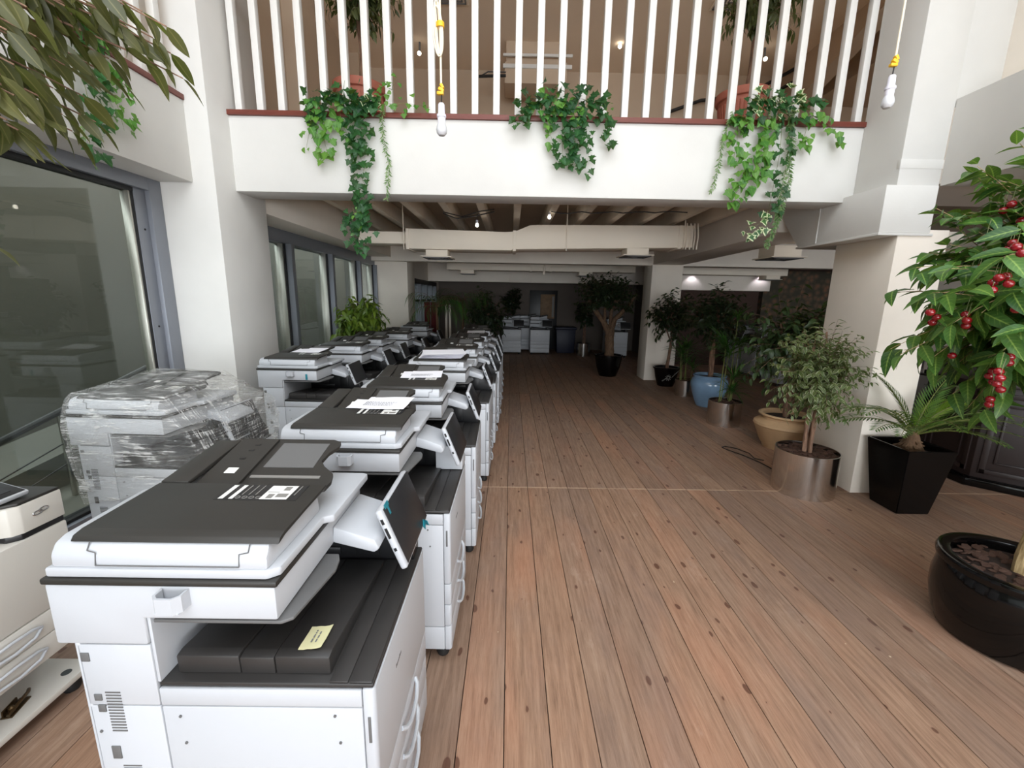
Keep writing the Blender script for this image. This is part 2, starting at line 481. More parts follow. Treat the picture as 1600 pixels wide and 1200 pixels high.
# front beam under the balcony, and the slabs of the upper floor
struct('trim_1', M().box(-2.72, 3.36, 4.46, 4.80, 2.84, 3.512, 0.006), 'wall_white', label='white balcony edge beam facing the hall')
struct('trim_2', M().box(-2.735, 3.37, 4.435, 4.56, 3.512, 3.556, 0.003), 'red_hardwood', label='red brown hardwood strip along the front balcony edge')
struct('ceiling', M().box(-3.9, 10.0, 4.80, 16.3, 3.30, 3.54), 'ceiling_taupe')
jm = M().box(-0.05, 0.05, 4.81, 9.94, 3.08, 3.30, 0.004).mesh('joist', 'joist_paint')
cl = bpy.data.objects['ceiling']
for i in range(12):
    o = put('joist', jm, cl); o.location = (-2.45 + i * 0.505, 0, 0)
struct('ceiling_upper_front', M().box(-3.9, 10.0, 4.46, 9.3, 6.05, 6.25), 'ceiling_upper_paint')
struct('ceiling_upper', M().box(-3.9, 10.0, 4.44, 4.46, 6.05, 6.6).box(-3.9, -2.7, -9.2, 4.46, 6.45, 6.6).box(3.7, 10.0, -9.2, 4.46, 6.45, 6.6).box(-2.7, 3.7, 2.1, 4.46, 6.45, 6.6), 'upper_beige')
# left: pier, balcony edge, window wall
struct('wall_left', M().box(-3.45, -2.70, 4.16, 4.97, 0, 6.45, 0.008), 'wall_white', label='white square pier beside the large window')
struct('trim_3', M().box(-3.45, -2.90, -9.0, 4.16, 2.84, 3.512, 0.006), 'wall_white', label='white balcony edge beam on the left')
struct('trim_4', M().box(-3.0, -2.885, -9.0, 4.155, 3.512, 3.556, 0.003), 'red_hardwood', label='red brown hardwood strip on the left balcony edge')
struct('floor_upper', M().box(-3.9, -2.98, -9.0, 4.16, 3.40, 3.53).box(3.9, 10.0, -9.0, 4.0, 3.0, 3.54), 'wall_cream')
struct('wall_left_upper', M().box(-3.9, -3.7, -9.0, 4.97, 3.54, 6.45), 'upper_beige')
# large window 1
w1 = struct('window_1', M().box(-3.36, -3.20, 4.02, 4.16, 0.16, 2.84, 0.004), 'frame_grey', label='tall grey framed window behind the wrapped copier')
M().box(-3.33, -3.24, 3.90, 4.02, 0.17, 2.735, 0.003).build('jamb', 'frame_grey', w1)
M().box(-3.36, -3.20, -9.0, 4.02, 2.735, 2.84, 0.003).build('head_rail', 'frame_grey', w1)
M().box(-3.33, -3.24, -9.0, 3.90, 2.70, 2.735, 0.002).build('gasket', 'gasket', w1)
M().box(-3.325, -3.245, 3.875, 3.90, 0.19, 2.70, 0.002).build('gasket', 'gasket', w1)
M().box(-3.322, -3.25, 3.855, 3.875, 0.19, 2.70, 0.002).build('bead', 'alu_edge', w1)
M().box(-3.36, -3.20, -9.0, 4.16, 0.0, 0.165, 0.003).build('sill', 'frame_grey', w1)
M().box(-3.33, -3.24, -9.0, 3.90, 0.165, 0.19, 0.002).build('gasket', 'gasket', w1)
M().box(-3.295, -3.285, -9.0, 3.86, 0.19, 2.70).build('pane', 'window_glass', w1, smooth=0)
for z in (0.9, 1.55, 2.4):
    M().tube([(-3.236, 3.965, z), (-3.242, 3.965, z)], 0.009, seg=10).build('bolt', 'gasket', w1)
# windows 2: four tall panes between the piers
w2 = struct('window_2', M().box(-3.38, -3.17, 4.97, 10.25, 2.56, 2.73, 0.004), 'frame_grey', label='row of four tall grey framed windows beyond the pier')
M().box(-3.38, -3.17, 4.97, 10.25, 0.0, 0.14, 0.004).build('sill', 'frame_grey', w2)
mys = [6.30, 7.72, 9.12, 10.20]
for y in mys:
    M().box(-3.36, -3.12, y, y + 0.09, 0.14, 2.56, 0.004).build('mullion', 'frame_grey', w2)
    M().box(-3.34, -3.20, y - 0.03, y, 0.14, 2.56, 0.002).build('gasket', 'gasket', w2)
    M().box(-3.33, -3.22, y - 0.05, y - 0.03, 0.14, 2.56, 0.002).build('bead', 'alu_edge', w2)
for a, b in zip([4.97] + [m + 0.09 for m in mys[:3]], [m - 0.05 for m in mys]):
    M().box(-3.295, -3.285, a, b, 0.14, 2.56).build('pane', 'window_glass', w2, smooth=0)
struct('trim_5', M().box(-3.45, -2.72, 4.97, 10.25, 2.73, 3.30, 0.005), 'wall_cream', label='cream lintel beam over the row of windows')
struct('wall_left_mid', M().box(-3.5, -2.42, 10.25, 11.0, 0, 3.30, 0.006), 'wall_cream', label='second pier, beyond the row of windows')
# window 3, deep in the room
struct('wall_left_rear', M().box(-2.85, -2.65, 11.0, 16.2, 2.35, 3.30).box(-2.85, -2.65, 11.0, 11.8, 0, 2.35).box(-2.85, -2.65, 15.4, 16.2, 0, 2.35), 'wall_cream')
w3 = struct('window_3', M().box(-2.84, -2.62, 11.8, 15.4, 2.22, 2.35, 0.004), 'plastic_dark', label='dark framed windows deep in the room on the left')
for y in (11.8, 12.7, 13.6, 14.5, 15.32):
    M().box(-2.80, -2.62, y, y + 0.08, 0, 2.22, 0.003).build('mullion', 'frame_grey', w3)
for y in (11.88, 12.78, 13.68, 14.58):
    M().box(-2.745, -2.735, y, y + 0.82, 0.0, 2.22).build('pane', 'window_glass', w3, smooth=0)
M().box(-2.78, -2.66, 11.88, 15.32, 1.72, 1.78, 0.003).build('transom', 'plastic_dark', w3)
# terrace outside the windows
struct('wall_terrace', M().box(-6.2, -6.0, -9.0, 16.2, -0.2, 3.4).box(-6.0, -3.45, 15.9, 16.2, -0.2, 3.4), 'terrace_grey')
struct('floor_terrace', M().box(-6.0, -3.30, -9.0, 16.2, -0.2, -0.03), 'terrace_grey')
struct('ceiling_terrace', M().box(-3.9, -3.45, -9.0, 16.2, 2.9, 3.0), 'terrace_grey')
# lower room walls
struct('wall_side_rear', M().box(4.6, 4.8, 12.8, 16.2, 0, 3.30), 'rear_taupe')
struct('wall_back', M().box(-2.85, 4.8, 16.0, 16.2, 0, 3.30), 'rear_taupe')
struct('wall_right', M().box(9.3, 9.5, -9.0, 16.2, 0, 3.54), 'wall_cream')
struct('wall_back_right', M().box(4.6, 9.3, 12.6, 12.8, 0, 3.30), 'dark_partition', label='dark brown partition behind the plants')
struct('trim_6', M().box(4.0, 7.2, 12.1, 12.6, 2.17, 3.30, 0.004), 'wall_cream', label='cream bulkhead lit by two downlights')
M2 = struct('trim_7', M().box(7.2, 9.3, 12.4, 12.6, 0.0, 2.75), 'floral_wallpaper', label='dim floral wallpapered wall on the far right')
struct('trim_8', M().box(-3.3, 9.3, 10.0, 10.35, 2.645, 3.30, 0.005), 'wall_cream', label='cross beam at the far column')
struct('trim_9', M().box(-2.65, -0.05, 14.0, 14.3, 2.36, 3.30, 0.004).box(-0.05, 4.6, 14.05, 14.3, 2.36, 3.30, 0.004), 'wall_cream', label='deep bulkhead near the back wall')
# columns
struct('wall_column', M().box(3.44, 3.90, 3.97, 4.70, 0, 2.52, 0.006), 'wall_cream', label='near square column beside the black square planter')
struct('wall_column_far', M().box(3.20, 3.90, 9.96, 10.55, 0, 2.66, 0.006), 'wall_cream', label='far square column')
struct('wall_column_upper', M().box(3.35, 3.72, 3.97, 4.46, 2.88, 6.45, 0.006).box(3.347, 3.722, 3.967, 4.0, 3.02, 3.094, 0.001).box(3.71, 4.07, 3.975, 4.46, 3.50, 6.45, 0.004), 'wall_white', label='white upper column at the end of the balcony')
cap = struct('trim_10', M().prism([(3.965, 2.885), (3.965, 2.49), (5.06, 2.49), (5.42, 2.86), (5.42, 3.3), (4.47, 3.3), (4.47, 2.885)], 'x', 3.26, 3.72, 0.005), 'wall_white', label='white haunch on top of the near column')
M().box(3.25, 3.74, 3.955, 5.07, 2.465, 2.488, 0.003).build('soffit_board', 'wall_white', cap)
M().tube([(3.25, 4.75, 2.49), (3.25, 4.75, 2.84)], 0.007, seg=8).build('conduit', 'wall_white', cap)
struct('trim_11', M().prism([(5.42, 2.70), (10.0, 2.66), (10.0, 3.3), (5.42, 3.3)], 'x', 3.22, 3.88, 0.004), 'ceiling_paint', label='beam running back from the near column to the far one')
struct('trim_12', M().box(3.72, 9.3, -9.0, 3.965, 2.88, 3.565, 0.006), 'wall_white', label='white balcony edge beam on the right')
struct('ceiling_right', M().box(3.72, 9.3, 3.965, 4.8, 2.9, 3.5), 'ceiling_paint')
struct('wall_right_upper', M().box(4.07, 4.2, -9.0, 3.985, 3.565, 6.45), 'wall_cream')
# upper room
struct('wall_back_upper', M().box(-3.2, 9.0, 9.0, 9.2, 3.54, 6.05), 'upper_beige')
struct('trim_13', M().box(-3.2, -2.95, 4.97, 9.0, 3.54, 6.05).box(-2.95, -2.70, 6.2, 6.6, 3.54, 6.05).box(-2.95, -2.75, 8.5, 9.0, 3.54, 6.05), 'upper_beige', label='beige side wall and pilasters of the upper room')
struct('trim_14', M().prism([(8.99, 5.2), (8.99, 6.05), (4.8, 6.05), (6.6, 5.85)], 'x', 5.0, 5.25).box(5.6, 9.0, 6.4, 9.0, 5.55, 6.05), 'upper_beige', label='sloping ceiling boxing upstairs on the right')
struct('wall_upper_right_end', M().box(9.0, 9.2, 4.0, 9.2, 3.54, 6.05), 'upper_beige')
struct('wall_front', M().box(-3.45, -3.2, -9.2, -9.0, -0.2, 6.6).box(9.2, 9.5, -9.2, -9.0, -0.2, 6.6).box(-3.2, 9.2, -9.2, -9.0, -0.2, 0.2).box(-3.2, 9.2, -9.2, -9.0, 3.3, 6.6), 'wall_white')  # unseen; closed upper band and wide low opening are shaped to steer the daylight

# balusters of the balconies
bal = thing('balustrade', 'white square baluster railing along the front balcony', 'railing', (0, 4.49, 3.54))
bm_ = M().box(-0.031, 0.031, -0.03, 0.03, 0.0, 1.15, 0.003).mesh('baluster', 'baluster_white')
for i in range(30):
    put('baluster', bm_, bal, (-2.62 + i * 0.2045, 0.04, 0.0))
M().box(-2.70, 3.35, -0.01, 0.09, 1.15, 1.21, 0.004).build('handrail', 'red_hardwood', bal)
bal2 = thing('balustrade', 'white baluster railing on the left balcony behind hanging ivy', 'railing', (-2.95, 0, 3.54))
for i in range(12):
    put('baluster', bm_, bal2, (0, 4.0 - i * 0.2045, 0.0))
M().box(-0.05, 0.05, 1.6, 4.15, 1.15, 1.21, 0.004).build('handrail', 'red_hardwood', bal2)

# ------------------------------------------------------------------ copiers
# local frame: x = 0 is the front face (doors, drawers), the rear is at x = -0.765; y = 0 is the left side, 0.65 the right side
CW = 0.65


def make_copier(label, group, white='plastic_white', block=False, detail=True):
    t = thing('copier', label, 'copier', (0, 0, 0), 0, group)
    # lower body with its own panels, drawers and doors standing proud of dark gaps
    M().box(-0.755, -0.012, 0.008, CW - 0.008, 0.065, 0.80, 0.004).box(-0.755, -0.575, 0.008, CW - 0.008, 0.80, 1.04, 0.004).build('core', 'seam_shadow', t)
    sp = M().box(-0.572, -0.036, 0.0, 0.012, 0.205, 0.772, 0.004).box(-0.572, -0.036, 0.0, 0.012, 0.07, 0.202, 0.004).build('side_panel', white, t)
    M().box(-0.572, -0.036, 0.0, 0.012, 0.775, 0.828, 0.003).build('upper_side_strip', white, t)
    M().box(-0.765, -0.575, 0.0, 0.014, 0.775, 0.962, 0.003).box(-0.765, -0.575, 0.0, 0.014, 0.07, 0.772, 0.003).build('rear_side_cover', white, t)
    M().box(-0.765, -0.036, CW - 0.012, CW, 0.07, 0.83, 0.004).build('right_side_panel', white, t)
    M().box(-0.77, -0.755, 0.0, CW, 0.07, 1.0, 0.004).build('rear_panel', white, t)
    fd = M().prism([(-0.034, 0.0), (-0.008, 0.0), (0.0, 0.010), (0.0, CW - 0.010), (-0.008, CW), (-0.034, CW)], 'z', 0.452, 0.832, 0.005).build('front_door', white, t)
    M().box(-0.022, -0.014, -0.002, 0.004, 0.66, 0.745, 0.001).build('door_catch', 'plastic_mid', fd)
    for z0, z1 in ((0.335, 0.448), (0.212, 0.331), (0.07, 0.208)):
        d = M().prism([(-0.034, 0.0), (-0.008, 0.0), (0.0, 0.010), (0.0, CW - 0.010), (-0.008, CW), (-0.034, CW)], 'z', z0, z1, 0.004).build('drawer', white, t)
        zc = (z0 + z1) / 2 + 0.012
        M().tube([(0.0, 0.235, zc + 0.02), (0.012, 0.25, zc + 0.006), (0.018, 0.29, zc - 0.012), (0.019, 0.335, zc - 0.016), (0.018, 0.38, zc - 0.012), (0.012, 0.42, zc + 0.006), (0.0, 0.435, zc + 0.02)], 0.0075, seg=8).build('handle', white, d)
    cs = M().lathe([(0, 0.0), (0.03, 0.002), (0.036, 0.02), (0.03, 0.05), (0.012, 0.066), (0, 0.066)], 12).mesh('caster', 'rubber')
    for x in (-0.70, -0.055):
        for y in (0.06, CW - 0.06): put('caster', cs, t, (x, y, 0))
    # scanner unit on the rear tower, open on the left and in front below it
    M().prism([(-0.812, 0.965), (-0.577, 0.965), (-0.577, 1.043), (-0.236, 1.043), (-0.236, 1.137), (-0.812, 1.137)], 'y', -0.002, 0.615, 0.006).build('scanner', white, t)
    M().box(-0.818, -0.229, -0.006, 0.62, 1.138, 1.155, 0.005).build('scanner_bezel', 'plastic_dark', t)
    M().prism([(-0.56, 0.004), (-0.232, 0.004), (-0.207, 0.02), (-0.178, 0.22), (-0.186, 0.27), (-0.2, 0.30), (-0.56, 0.30)], 'z', 1.026, 1.036, 0.003).build('shelf_tray', 'plastic_mid', t)
    # output deck
    M().box(-0.572, -0.004, 0.004, CW - 0.004, 0.832, 0.846, 0.005).build('deck', 'plastic_tray', t)
    M().prism([(0.032, 0.846), (0.030, 0.902), (0.055, 0.907), (0.30, 0.885), (0.54, 0.855), (0.54, 0.846)], 'x', -0.540, -0.372, 0.006).prism([(0.032, 0.846), (0.030, 0.898), (0.055, 0.903), (0.30, 0.881), (0.54, 0.853), (0.54, 0.846)], 'x', -0.370, -0.278, 0.004).prism([(0.032, 0.846), (0.030, 0.902), (0.055, 0.907), (0.30, 0.885), (0.54, 0.855), (0.54, 0.846)], 'x', -0.276, -0.128, 0.008).build('output_tray', 'plastic_tray', t)
    M().box(-0.122, -0.072, 0.006, 0.55, 0.846, 0.851, 0.002).box(-0.069, -0.008, 0.006, 0.55, 0.846, 0.851, 0.003).build('deck_strip', 'plastic_tray', t)
    M().box(-0.574, -0.566, 0.004, 0.60, 0.846, 1.043, 0.001).build('tray_back_wall', white, t)
    M().prism([(-0.57, 0.846), (-0.02, 0.846), (-0.02, 0.90), (-0.10, 1.0), (-0.13, 1.04), (-0.57, 1.04)], 'y', 0.555, CW - 0.006, 0.003).box(-0.56, -0.30, 0.545, 0.557, 0.87, 0.90, 0.002).box(-0.50, -0.36, 0.54, 0.557, 0.905, 0.97, 0.002).box(-0.54, -0.26, 0.545, 0.557, 0.985, 1.02, 0.003).box(-0.24, -0.15, 0.548, 0.557, 0.87, 0.99, 0.002).build('exit_unit', 'plastic_black', t)
    # document feeder
    M().prism([(-0.805, 0.0), (-0.255, 0.0), (-0.228, 0.02), (-0.228, 0.27), (-0.20, 0.285), (-0.20, 0.605), (-0.22, 0.615), (-0.805, 0.615)], 'z', 1.157, 1.182, 0.005).build('platen_cover', white, t)
    M().prism([(0.004, 1.180), (0.006, 1.214), (0.022, 1.240), (0.05, 1.250), (0.295, 1.258), (0.31, 1.182)], 'x', -0.792, -0.252, 0.009).build('feeder_body', white, t)
    def sy(z): return 0.0045 + (0.0 if z < 1.214 else (z - 1.214) * 0.62)
    sm_ = M()
    for x_ in (-0.70, -0.30):
        i_ = 0.022 if x_ < -0.5 else -0.022
        sm_.tube([(x_, sy(1.243) - 0.002, 1.243), (x_, sy(1.226) - 0.002, 1.226), (x_ + i_, sy(1.222) - 0.002, 1.222), (x_ + i_, sy(1.195) - 0.002, 1.190)], 0.0016, seg=4)
    sm_.tube([(-0.70 + 0.022, 0.002, 1.190), (-0.30 - 0.022, 0.002, 1.190)], 0.0016, seg=4)
    sm_.build('cover_seam', 'plastic_mid', t)
    M().prism([(0.305, 1.182), (0.305, 1.235), (0.60, 1.275), (0.60, 1.182)], 'x', -0.792, -0.62, 0.008).build('feeder_rear', white, t)
    lid = M().prism([(0.020, 1.243), (0.030, 1.256), (0.055, 1.262), (0.17, 1.267), (0.305, 1.273), (0.313, 1.267), (0.305, 1.262), (0.17, 1.257), (0.055, 1.250), (0.028, 1.243)], 'x', -0.75, -0.228, 0.003).build('feeder_lid', 'plastic_dark', t)
    M().prism([(0.31, 1.262), (0.31, 1.275), (0.59, 1.315), (0.60, 1.306), (0.595, 1.29)], 'x', -0.75, -0.665, 0.003).build('feeder_rear_lid', 'plastic_dark', t)
    # original tray: an S-curved plate rising to the right
    def zt(y): return 1.236 + (y - 0.31) * 0.235
    pts = [(-0.665, 0.312), (-0.27, 0.312), (-0.243, 0.325), (-0.236, 0.36), (-0.245, 0.40), (-0.29, 0.44), (-0.312, 0.47), (-0.306, 0.52), (-0.285, 0.56), (-0.29, 0.592), (-0.32, 0.605), (-0.665, 0.605)]
    m = M(); bm = m.bm
    A = [bm.verts.new((x, y, zt(y))) for x, y in pts]; B = [bm.verts.new((x, y, zt(y) + 0.012)) for x, y in pts]
    bm.faces.new(A[::-1]); bm.faces.new(B)
    for i in range(len(pts)): bm.faces.new((A[i], A[(i + 1) % len(pts)], B[(i + 1) % len(pts)], B[i]))
    tr = m.build('original_tray', 'plastic_dark', t)
    def onplate(x0, x1, y0, y1, h0, h1, mb):
        v = [mb.bm.verts.new((x, y, zt(y) + 0.012 + h)) for h in (h0, h1) for x, y in ((x0, y0), (x1, y0), (x1, y1), (x0, y1))]
        for f in ((3, 2, 1, 0), (4, 5, 6, 7), (0, 1, 5, 4), (1, 2, 6, 5), (2, 3, 7, 6), (3, 0, 4, 7)): mb.bm.faces.new([v[i] for i in f])
        return mb._done(v)
    if detail:
        onplate(-0.655, -0.52, 0.32, 0.59, 0.0, 0.009, M()).build('paper_guide', 'plastic_dark', tr)
        onplate(-0.495, -0.325, 0.43, 0.575, 0.0, 0.002, M()).build('tray_inlay', 'plastic_mid', tr)
        onplate(-0.51, -0.28, 0.372, 0.384, 0.0, 0.0025, M()).build('scale_strip', 'label_grey', tr)
        m = M()
        onplate(-0.60, -0.565, 0.382, 0.41, 0.009, 0.0105, m); m.build('white_label', 'label_white', tr)
        m = M()
        for x, y in ((-0.585, 0.46), (-0.582, 0.51), (-0.578, 0.545)): onplate(x - 0.009, x + 0.009, y, y + 0.008, 0.009, 0.0105, m)
        stuff(m.build('guide_icons', 'plastic_black', tr))
        # instruction label printed on the lid
        def zl(y): return 1.257 + 0.010 + (y - 0.17) * 0.0444
        def onlid(x0, x1, y0, y1, h0, h1, mb):
            v = [mb.bm.verts.new((x, y, zl(y) + h)) for h in (h0, h1) for x, y in ((x0, y0), (x1, y0), (x1, y1), (x0, y1))]
            for f in ((3, 2, 1, 0), (4, 5, 6, 7), (0, 1, 5, 4), (1, 2, 6, 5), (2, 3, 7, 6), (3, 0, 4, 7)): mb.bm.faces.new([v[i] for i in f])
            return mb._done(v)
        m = M()
        onlid(-0.515, -0.275, 0.205, 0.297, 0.0, 0.0008, m)
        m.mat(1); onlid(-0.505, -0.491, 0.21, 0.292, 0.0008, 0.0012, m); onlid(-0.475, -0.463, 0.21, 0.292, 0.0008, 0.0012, m)
        onlid(-0.385, -0.305, 0.21, 0.292, 0.0008, 0.0012, m)
        m.mat(2)
        for x in (-0.45, -0.43, -0.41, -0.295): onlid(x, x + 0.003, 0.235, 0.292, 0.0008, 0.0012, m)
        for x in (-0.452, -0.432, -0.412, -0.392):
            m.tube([(x + 0.007 * math.cos(a), 0.219 + 0.007 * math.sin(a), zl(0.219) + 0.0008) for a in [i * math.pi / 4 for i in range(9)]], 0.0011, seg=4)
        onlid(-0.38, -0.345, 0.25, 0.253, 0.0012, 0.0014, m); onlid(-0.345, -0.312, 0.222, 0.243, 0.0012, 0.0014, m); onlid(-0.37, -0.352, 0.215, 0.24, 0.0012, 0.0014, m); onlid(-0.34, -0.32, 0.262, 0.285, 0.0012, 0.0014, m)
        m.build('instruction_label', ['plastic_black', 'label_white', 'label_grey'], lid)
    # operation panel on its arm
    M().prism([(-0.24, 1.046), (-0.10, 1.010), (-0.082, 1.026), (-0.098, 1.058), (-0.235, 1.104)], 'y', 0.345, 0.60, 0.008).build('panel_arm', white, t)
    tilt = math.atan2(0.085, 0.215)
    pmx = Matrix.Translation((-0.052, 0.555, 1.035)) @ Matrix.Rotation(-tilt, 4, 'Y')
    pn = M().obox(pmx, 0.026, 0.355, 0.235, 0.010, 3).build('operation_panel', white, t)
    sm = pmx @ Matrix.Translation((0.0135, 0.006, 0.002))
    M().obox(sm, 0.004, 0.335, 0.218, 0.004).build('screen', 'screen_glass', pn)
    if detail:
        m = M()
        for z, h in ((0.075, 0.02), (0.03, 0.04), (-0.035, 0.012)):
            m.obox(pmx @ Matrix.Translation((0.001, -0.1775, z)), 0.009, 0.003, h)
        stuff(m.build('ports', 'plastic_black', pn))
        m = M()
        for x in (-0.745, -0.735): pass
        for z0, n in ((0.69, 14), (0.42, 17)):
            for i in range(n): m.box(-0.715 + (0.0 if n == 14 else 0.01), -0.675 + (0.0 if n == 14 else 0.02), -0.0012, 0.002, z0 + i * 0.0095, z0 + i * 0.0095 + 0.004)
        stuff(m.build('grille_slots', 'plastic_mid', t))
        for x, z, w, h in ((-0.748, 0.925, 0.022, 0.026), (-0.735, 0.80, 0.02, 0.02), (-0.73, 0.765, 0.02, 0.022), (-0.715, 0.62, 0.024, 0.042)):
            M().box(x - w / 2, x + w / 2, -0.0025, 0.002, z - h / 2, z + h / 2, 0.001).build('port_cover', 'plastic_mid', t)
        m = M()
        for x, z in ((-0.525, 0.74), (-0.11, 0.745), (-0.52, 0.655), (-0.745, 0.69), (-0.10, 0.66)): m.lathe([(0, 0.0), (0.0045, 0.0), (0.0045, 0.002), (0, 0.003)], 10)
        stuff_o = None
        m.bm.free()
        sc_ = M().tube([(0, -0.003, 0), (0, 0.001, 0)], 0.004, seg=8).mesh('screw', 'plastic_mid')
        for x, z in ((-0.525, 0.742), (-0.11, 0.748), (-0.52, 0.655), (-0.745, 0.69), (-0.10, 0.66)): put('screw', sc_, t, (x, 0, z))
    return t


def cup(parent):
    M().prism([(-0.520, -0.002), (-0.520, -0.03), (-0.505, -0.045), (-0.465, -0.045), (-0.45, -0.03), (-0.45, -0.002), (-0.456, -0.006), (-0.456, -0.028), (-0.468, -0.039), (-0.502, -0.039), (-0.514, -0.028), (-0.514, -0.006)], 'z', 1.088, 1.132, 0.0).box(-0.515, -0.455, -0.04, -0.002, 1.085, 1.09, 0.002).build('side_pocket', 'plastic_white', parent)


A_ = 'copiers in two rows along the left side'
proto = make_copier('white copier nearest the camera, with yellow sticky note on its output tray', A_)
cup(proto)
proto.location = (-0.345, 0.95, 0)
# film tabs, maker's mark and its sticky note
pn = [c for c in proto.children if c.name.startswith('operation_panel')][0]
tilt = math.atan2(0.085, 0.215)
pmx = Matrix.Translation((-0.052, 0.555, 1.035)) @ Matrix.Rotation(-tilt, 4, 'Y')
M().obox(pmx @ Matrix.Translation((0.017, -0.13, 0.113)), 0.002, 0.04, 0.016).obox(pmx @ Matrix.Translation((0.0165, -0.125, 0.09)), 0.0015, 0.012, 0.03).build('tape_tab', 'teal_tape', pn)
M().obox(pmx @ Matrix.Translation((0.018, 0.10, -0.108)) @ Matrix.Rotation(0.5, 4, 'X'), 0.002, 0.035, 0.022).obox(pmx @ Matrix.Translation((0.024, 0.115, -0.110)) @ Matrix.Rotation(0.7, 4, 'Z'), 0.002, 0.03, 0.022).build('tape_tab', 'teal_tape', pn)


def makers_mark(parent, x, y0, z, k=1.0):
    m = M(); rr = random.Random(5); y = y0
    for i in range(7):
        w = rr.uniform(0.004, 0.008) * k
        m.box(x - 0.001, x + 0.0006, y, y + w, z, z + (0.012 if i in (0, 4) else 0.008) * k); y += w + 0.0025 * k
    stuff(m.build('makers_mark', 'plastic_mid', parent, smooth=0))


door = [c for c in proto.children if c.name.startswith('front_door')][0]
makers_mark(door, 0.0, 0.20, 0.70)


def sheet_mesh(w, d, lift=0.0, n=6, seed=0):
    m = M(); bm = m.bm; rr = random.Random(seed); g = []
    for i in range(n + 1):
        g.append([bm.verts.new((w * (i / n - 0.5), d * (j / n - 0.5), lift * ((i / n) ** 3) + 0.0025 * noise.noise((i * 0.7 + seed, j * 0.6, seed)))) for j in range(n + 1)])
    for i in range(n):
        for j in range(n): bm.faces.new((g[i][j], g[i + 1][j], g[i + 1][j + 1], g[i][j + 1]))
    vs = [v for r in g for v in r]
    r = bmesh.ops.extrude_face_region(bm, geom=list(bm.faces))
    for v in [e for e in r['geom'] if isinstance(e, bmesh.types.BMVert)]: v.co.z += 0.0008
    bmesh.ops.recalc_face_normals(bm, faces=bm.faces)
    return m


def ink(parent, rows, w, rot=0, z=0.0012, name='written_lines'):
    m = M(); rr = random.Random(rows)
    for r_ in range(rows):
        x = -w * 0.3
        while x < w * 0.3:
            l = rr.uniform(0.004, 0.014); m.box(x, x + l, r_ * -0.012 + 0.004, r_ * -0.012 + 0.0075, z, z + 0.0005); x += l + 0.004
    stuff(m.build(name, 'ink_grey', parent, smooth=0, rot=(0, 0, rot)))


note = sheet_mesh(0.062, 0.092, 0.006, 5, 2).build('sticky_note', 'sticky_yellow')
note.location = (-0.535, 1.043, 0.9068); note.rotation_euler = (R(-5.1), 0, R(2))
tag(note, 'yellow sticky note on the black output tray of the nearest copier', 'sticky note')
ink(note, 2, 0.075, rot=R(90), z=0.004, name='handwriting')

row = [  # x of the front, y of the left side, block, label
    (-0.275, 1.89, True, 'second white copier of the right row, a printed sheet across its dark lid'),
    (-0.225, 2.83, False, 'third white copier of the right row, sheet of paper at the back of its lid'),
    (-0.195, 4.09, False, 'fourth white copier of the right row, thick pale paper pile on its lid'),
    (-0.165, 5.11, False, 'fifth white copier of the right row, nothing on its dark lid'),
    (-0.145, 5.98, False, 'sixth white copier of the right row, seen just past the bare lidded fifth'),
    (-0.135, 6.92, False, 'seventh white copier of the right row, a white sheet on its lid'),
    (-0.130, 8.05, False, 'last white copier of the right row, farthest along the aisle'),
    (-1.63, 4.06, False, 'white copier against the first pier, paper on the back of its lid'),
    (-1.59, 5.22, False, 'white copier of the left row standing before the leafy green shrub'),
    (-1.595, 6.10, False, 'white copier of the left row beside the leafy green shrub'),
    (-1.45, 7.05, False, 'white copier of the left row just past the green shrub'),
    (-1.50, 8.95, False, 'last white copier of the left row by the second pier'),
]
cops = {}
rj = random.Random(8)
for i, (x, y, blk, lab) in enumerate(row):
    c = copy_tree(proto); c.location = (x, y, 0); c['label'] = lab
    c.rotation_euler = (0, 0, R(rj.uniform(-1.0, 1.0)))
    for ch in list(c.children):
        nm = ch.name.split('.')[0]
        if nm == 'side_pocket' and i > 7: bpy.data.objects.remove(ch, do_unlink=True)
        elif nm == 'operation_panel':
            for g in list(ch.children):
                if g.name.startswith('tape_tab'): bpy.data.objects.remove(g, do_unlink=True)
    if blk: M().prism([(-0.16, 0.852), (-0.001, 0.852), (-0.001, 0.90), (-0.085, 1.0), (-0.16, 1.0)], 'y', 0.50, CW - 0.002, 0.006).build('toner_cover', 'plastic_white', c)
    cops[i] = c
# teal tape left on the copier by the pier
M().box(-0.345, -0.325, -0.006, -0.001, 1.05, 1.105, 0.001).build('tape_tab', 'teal_tape', cops[7])


def on_copier(c, lx, ly, lz, o, rz=0.0, rx=0.0):
    m = c.matrix_basis @ Matrix.Translation((lx, ly, lz)) @ Matrix.Rotation(rz, 4, 'Z') @ Matrix.Rotation(rx, 4, 'X')
    o.matrix_world = m


def paper(c, lx, ly, lz, label, w=0.297, d=0.21, rz=0.0, rx=0.0, n=1, seed=1, lines=6):
    o = sheet_mesh(w, d, 0.004, 5, seed).build('paper_sheet', 'paper')
    tag(o, label, 'paper', 'printed sheets lying on the copiers'); on_copier(c, lx, ly, lz, o, rz, rx)
    if lines: ink(o, lines, w * 0.9, R(90) * 0, z=0.0022, name='printed_lines')
    return o


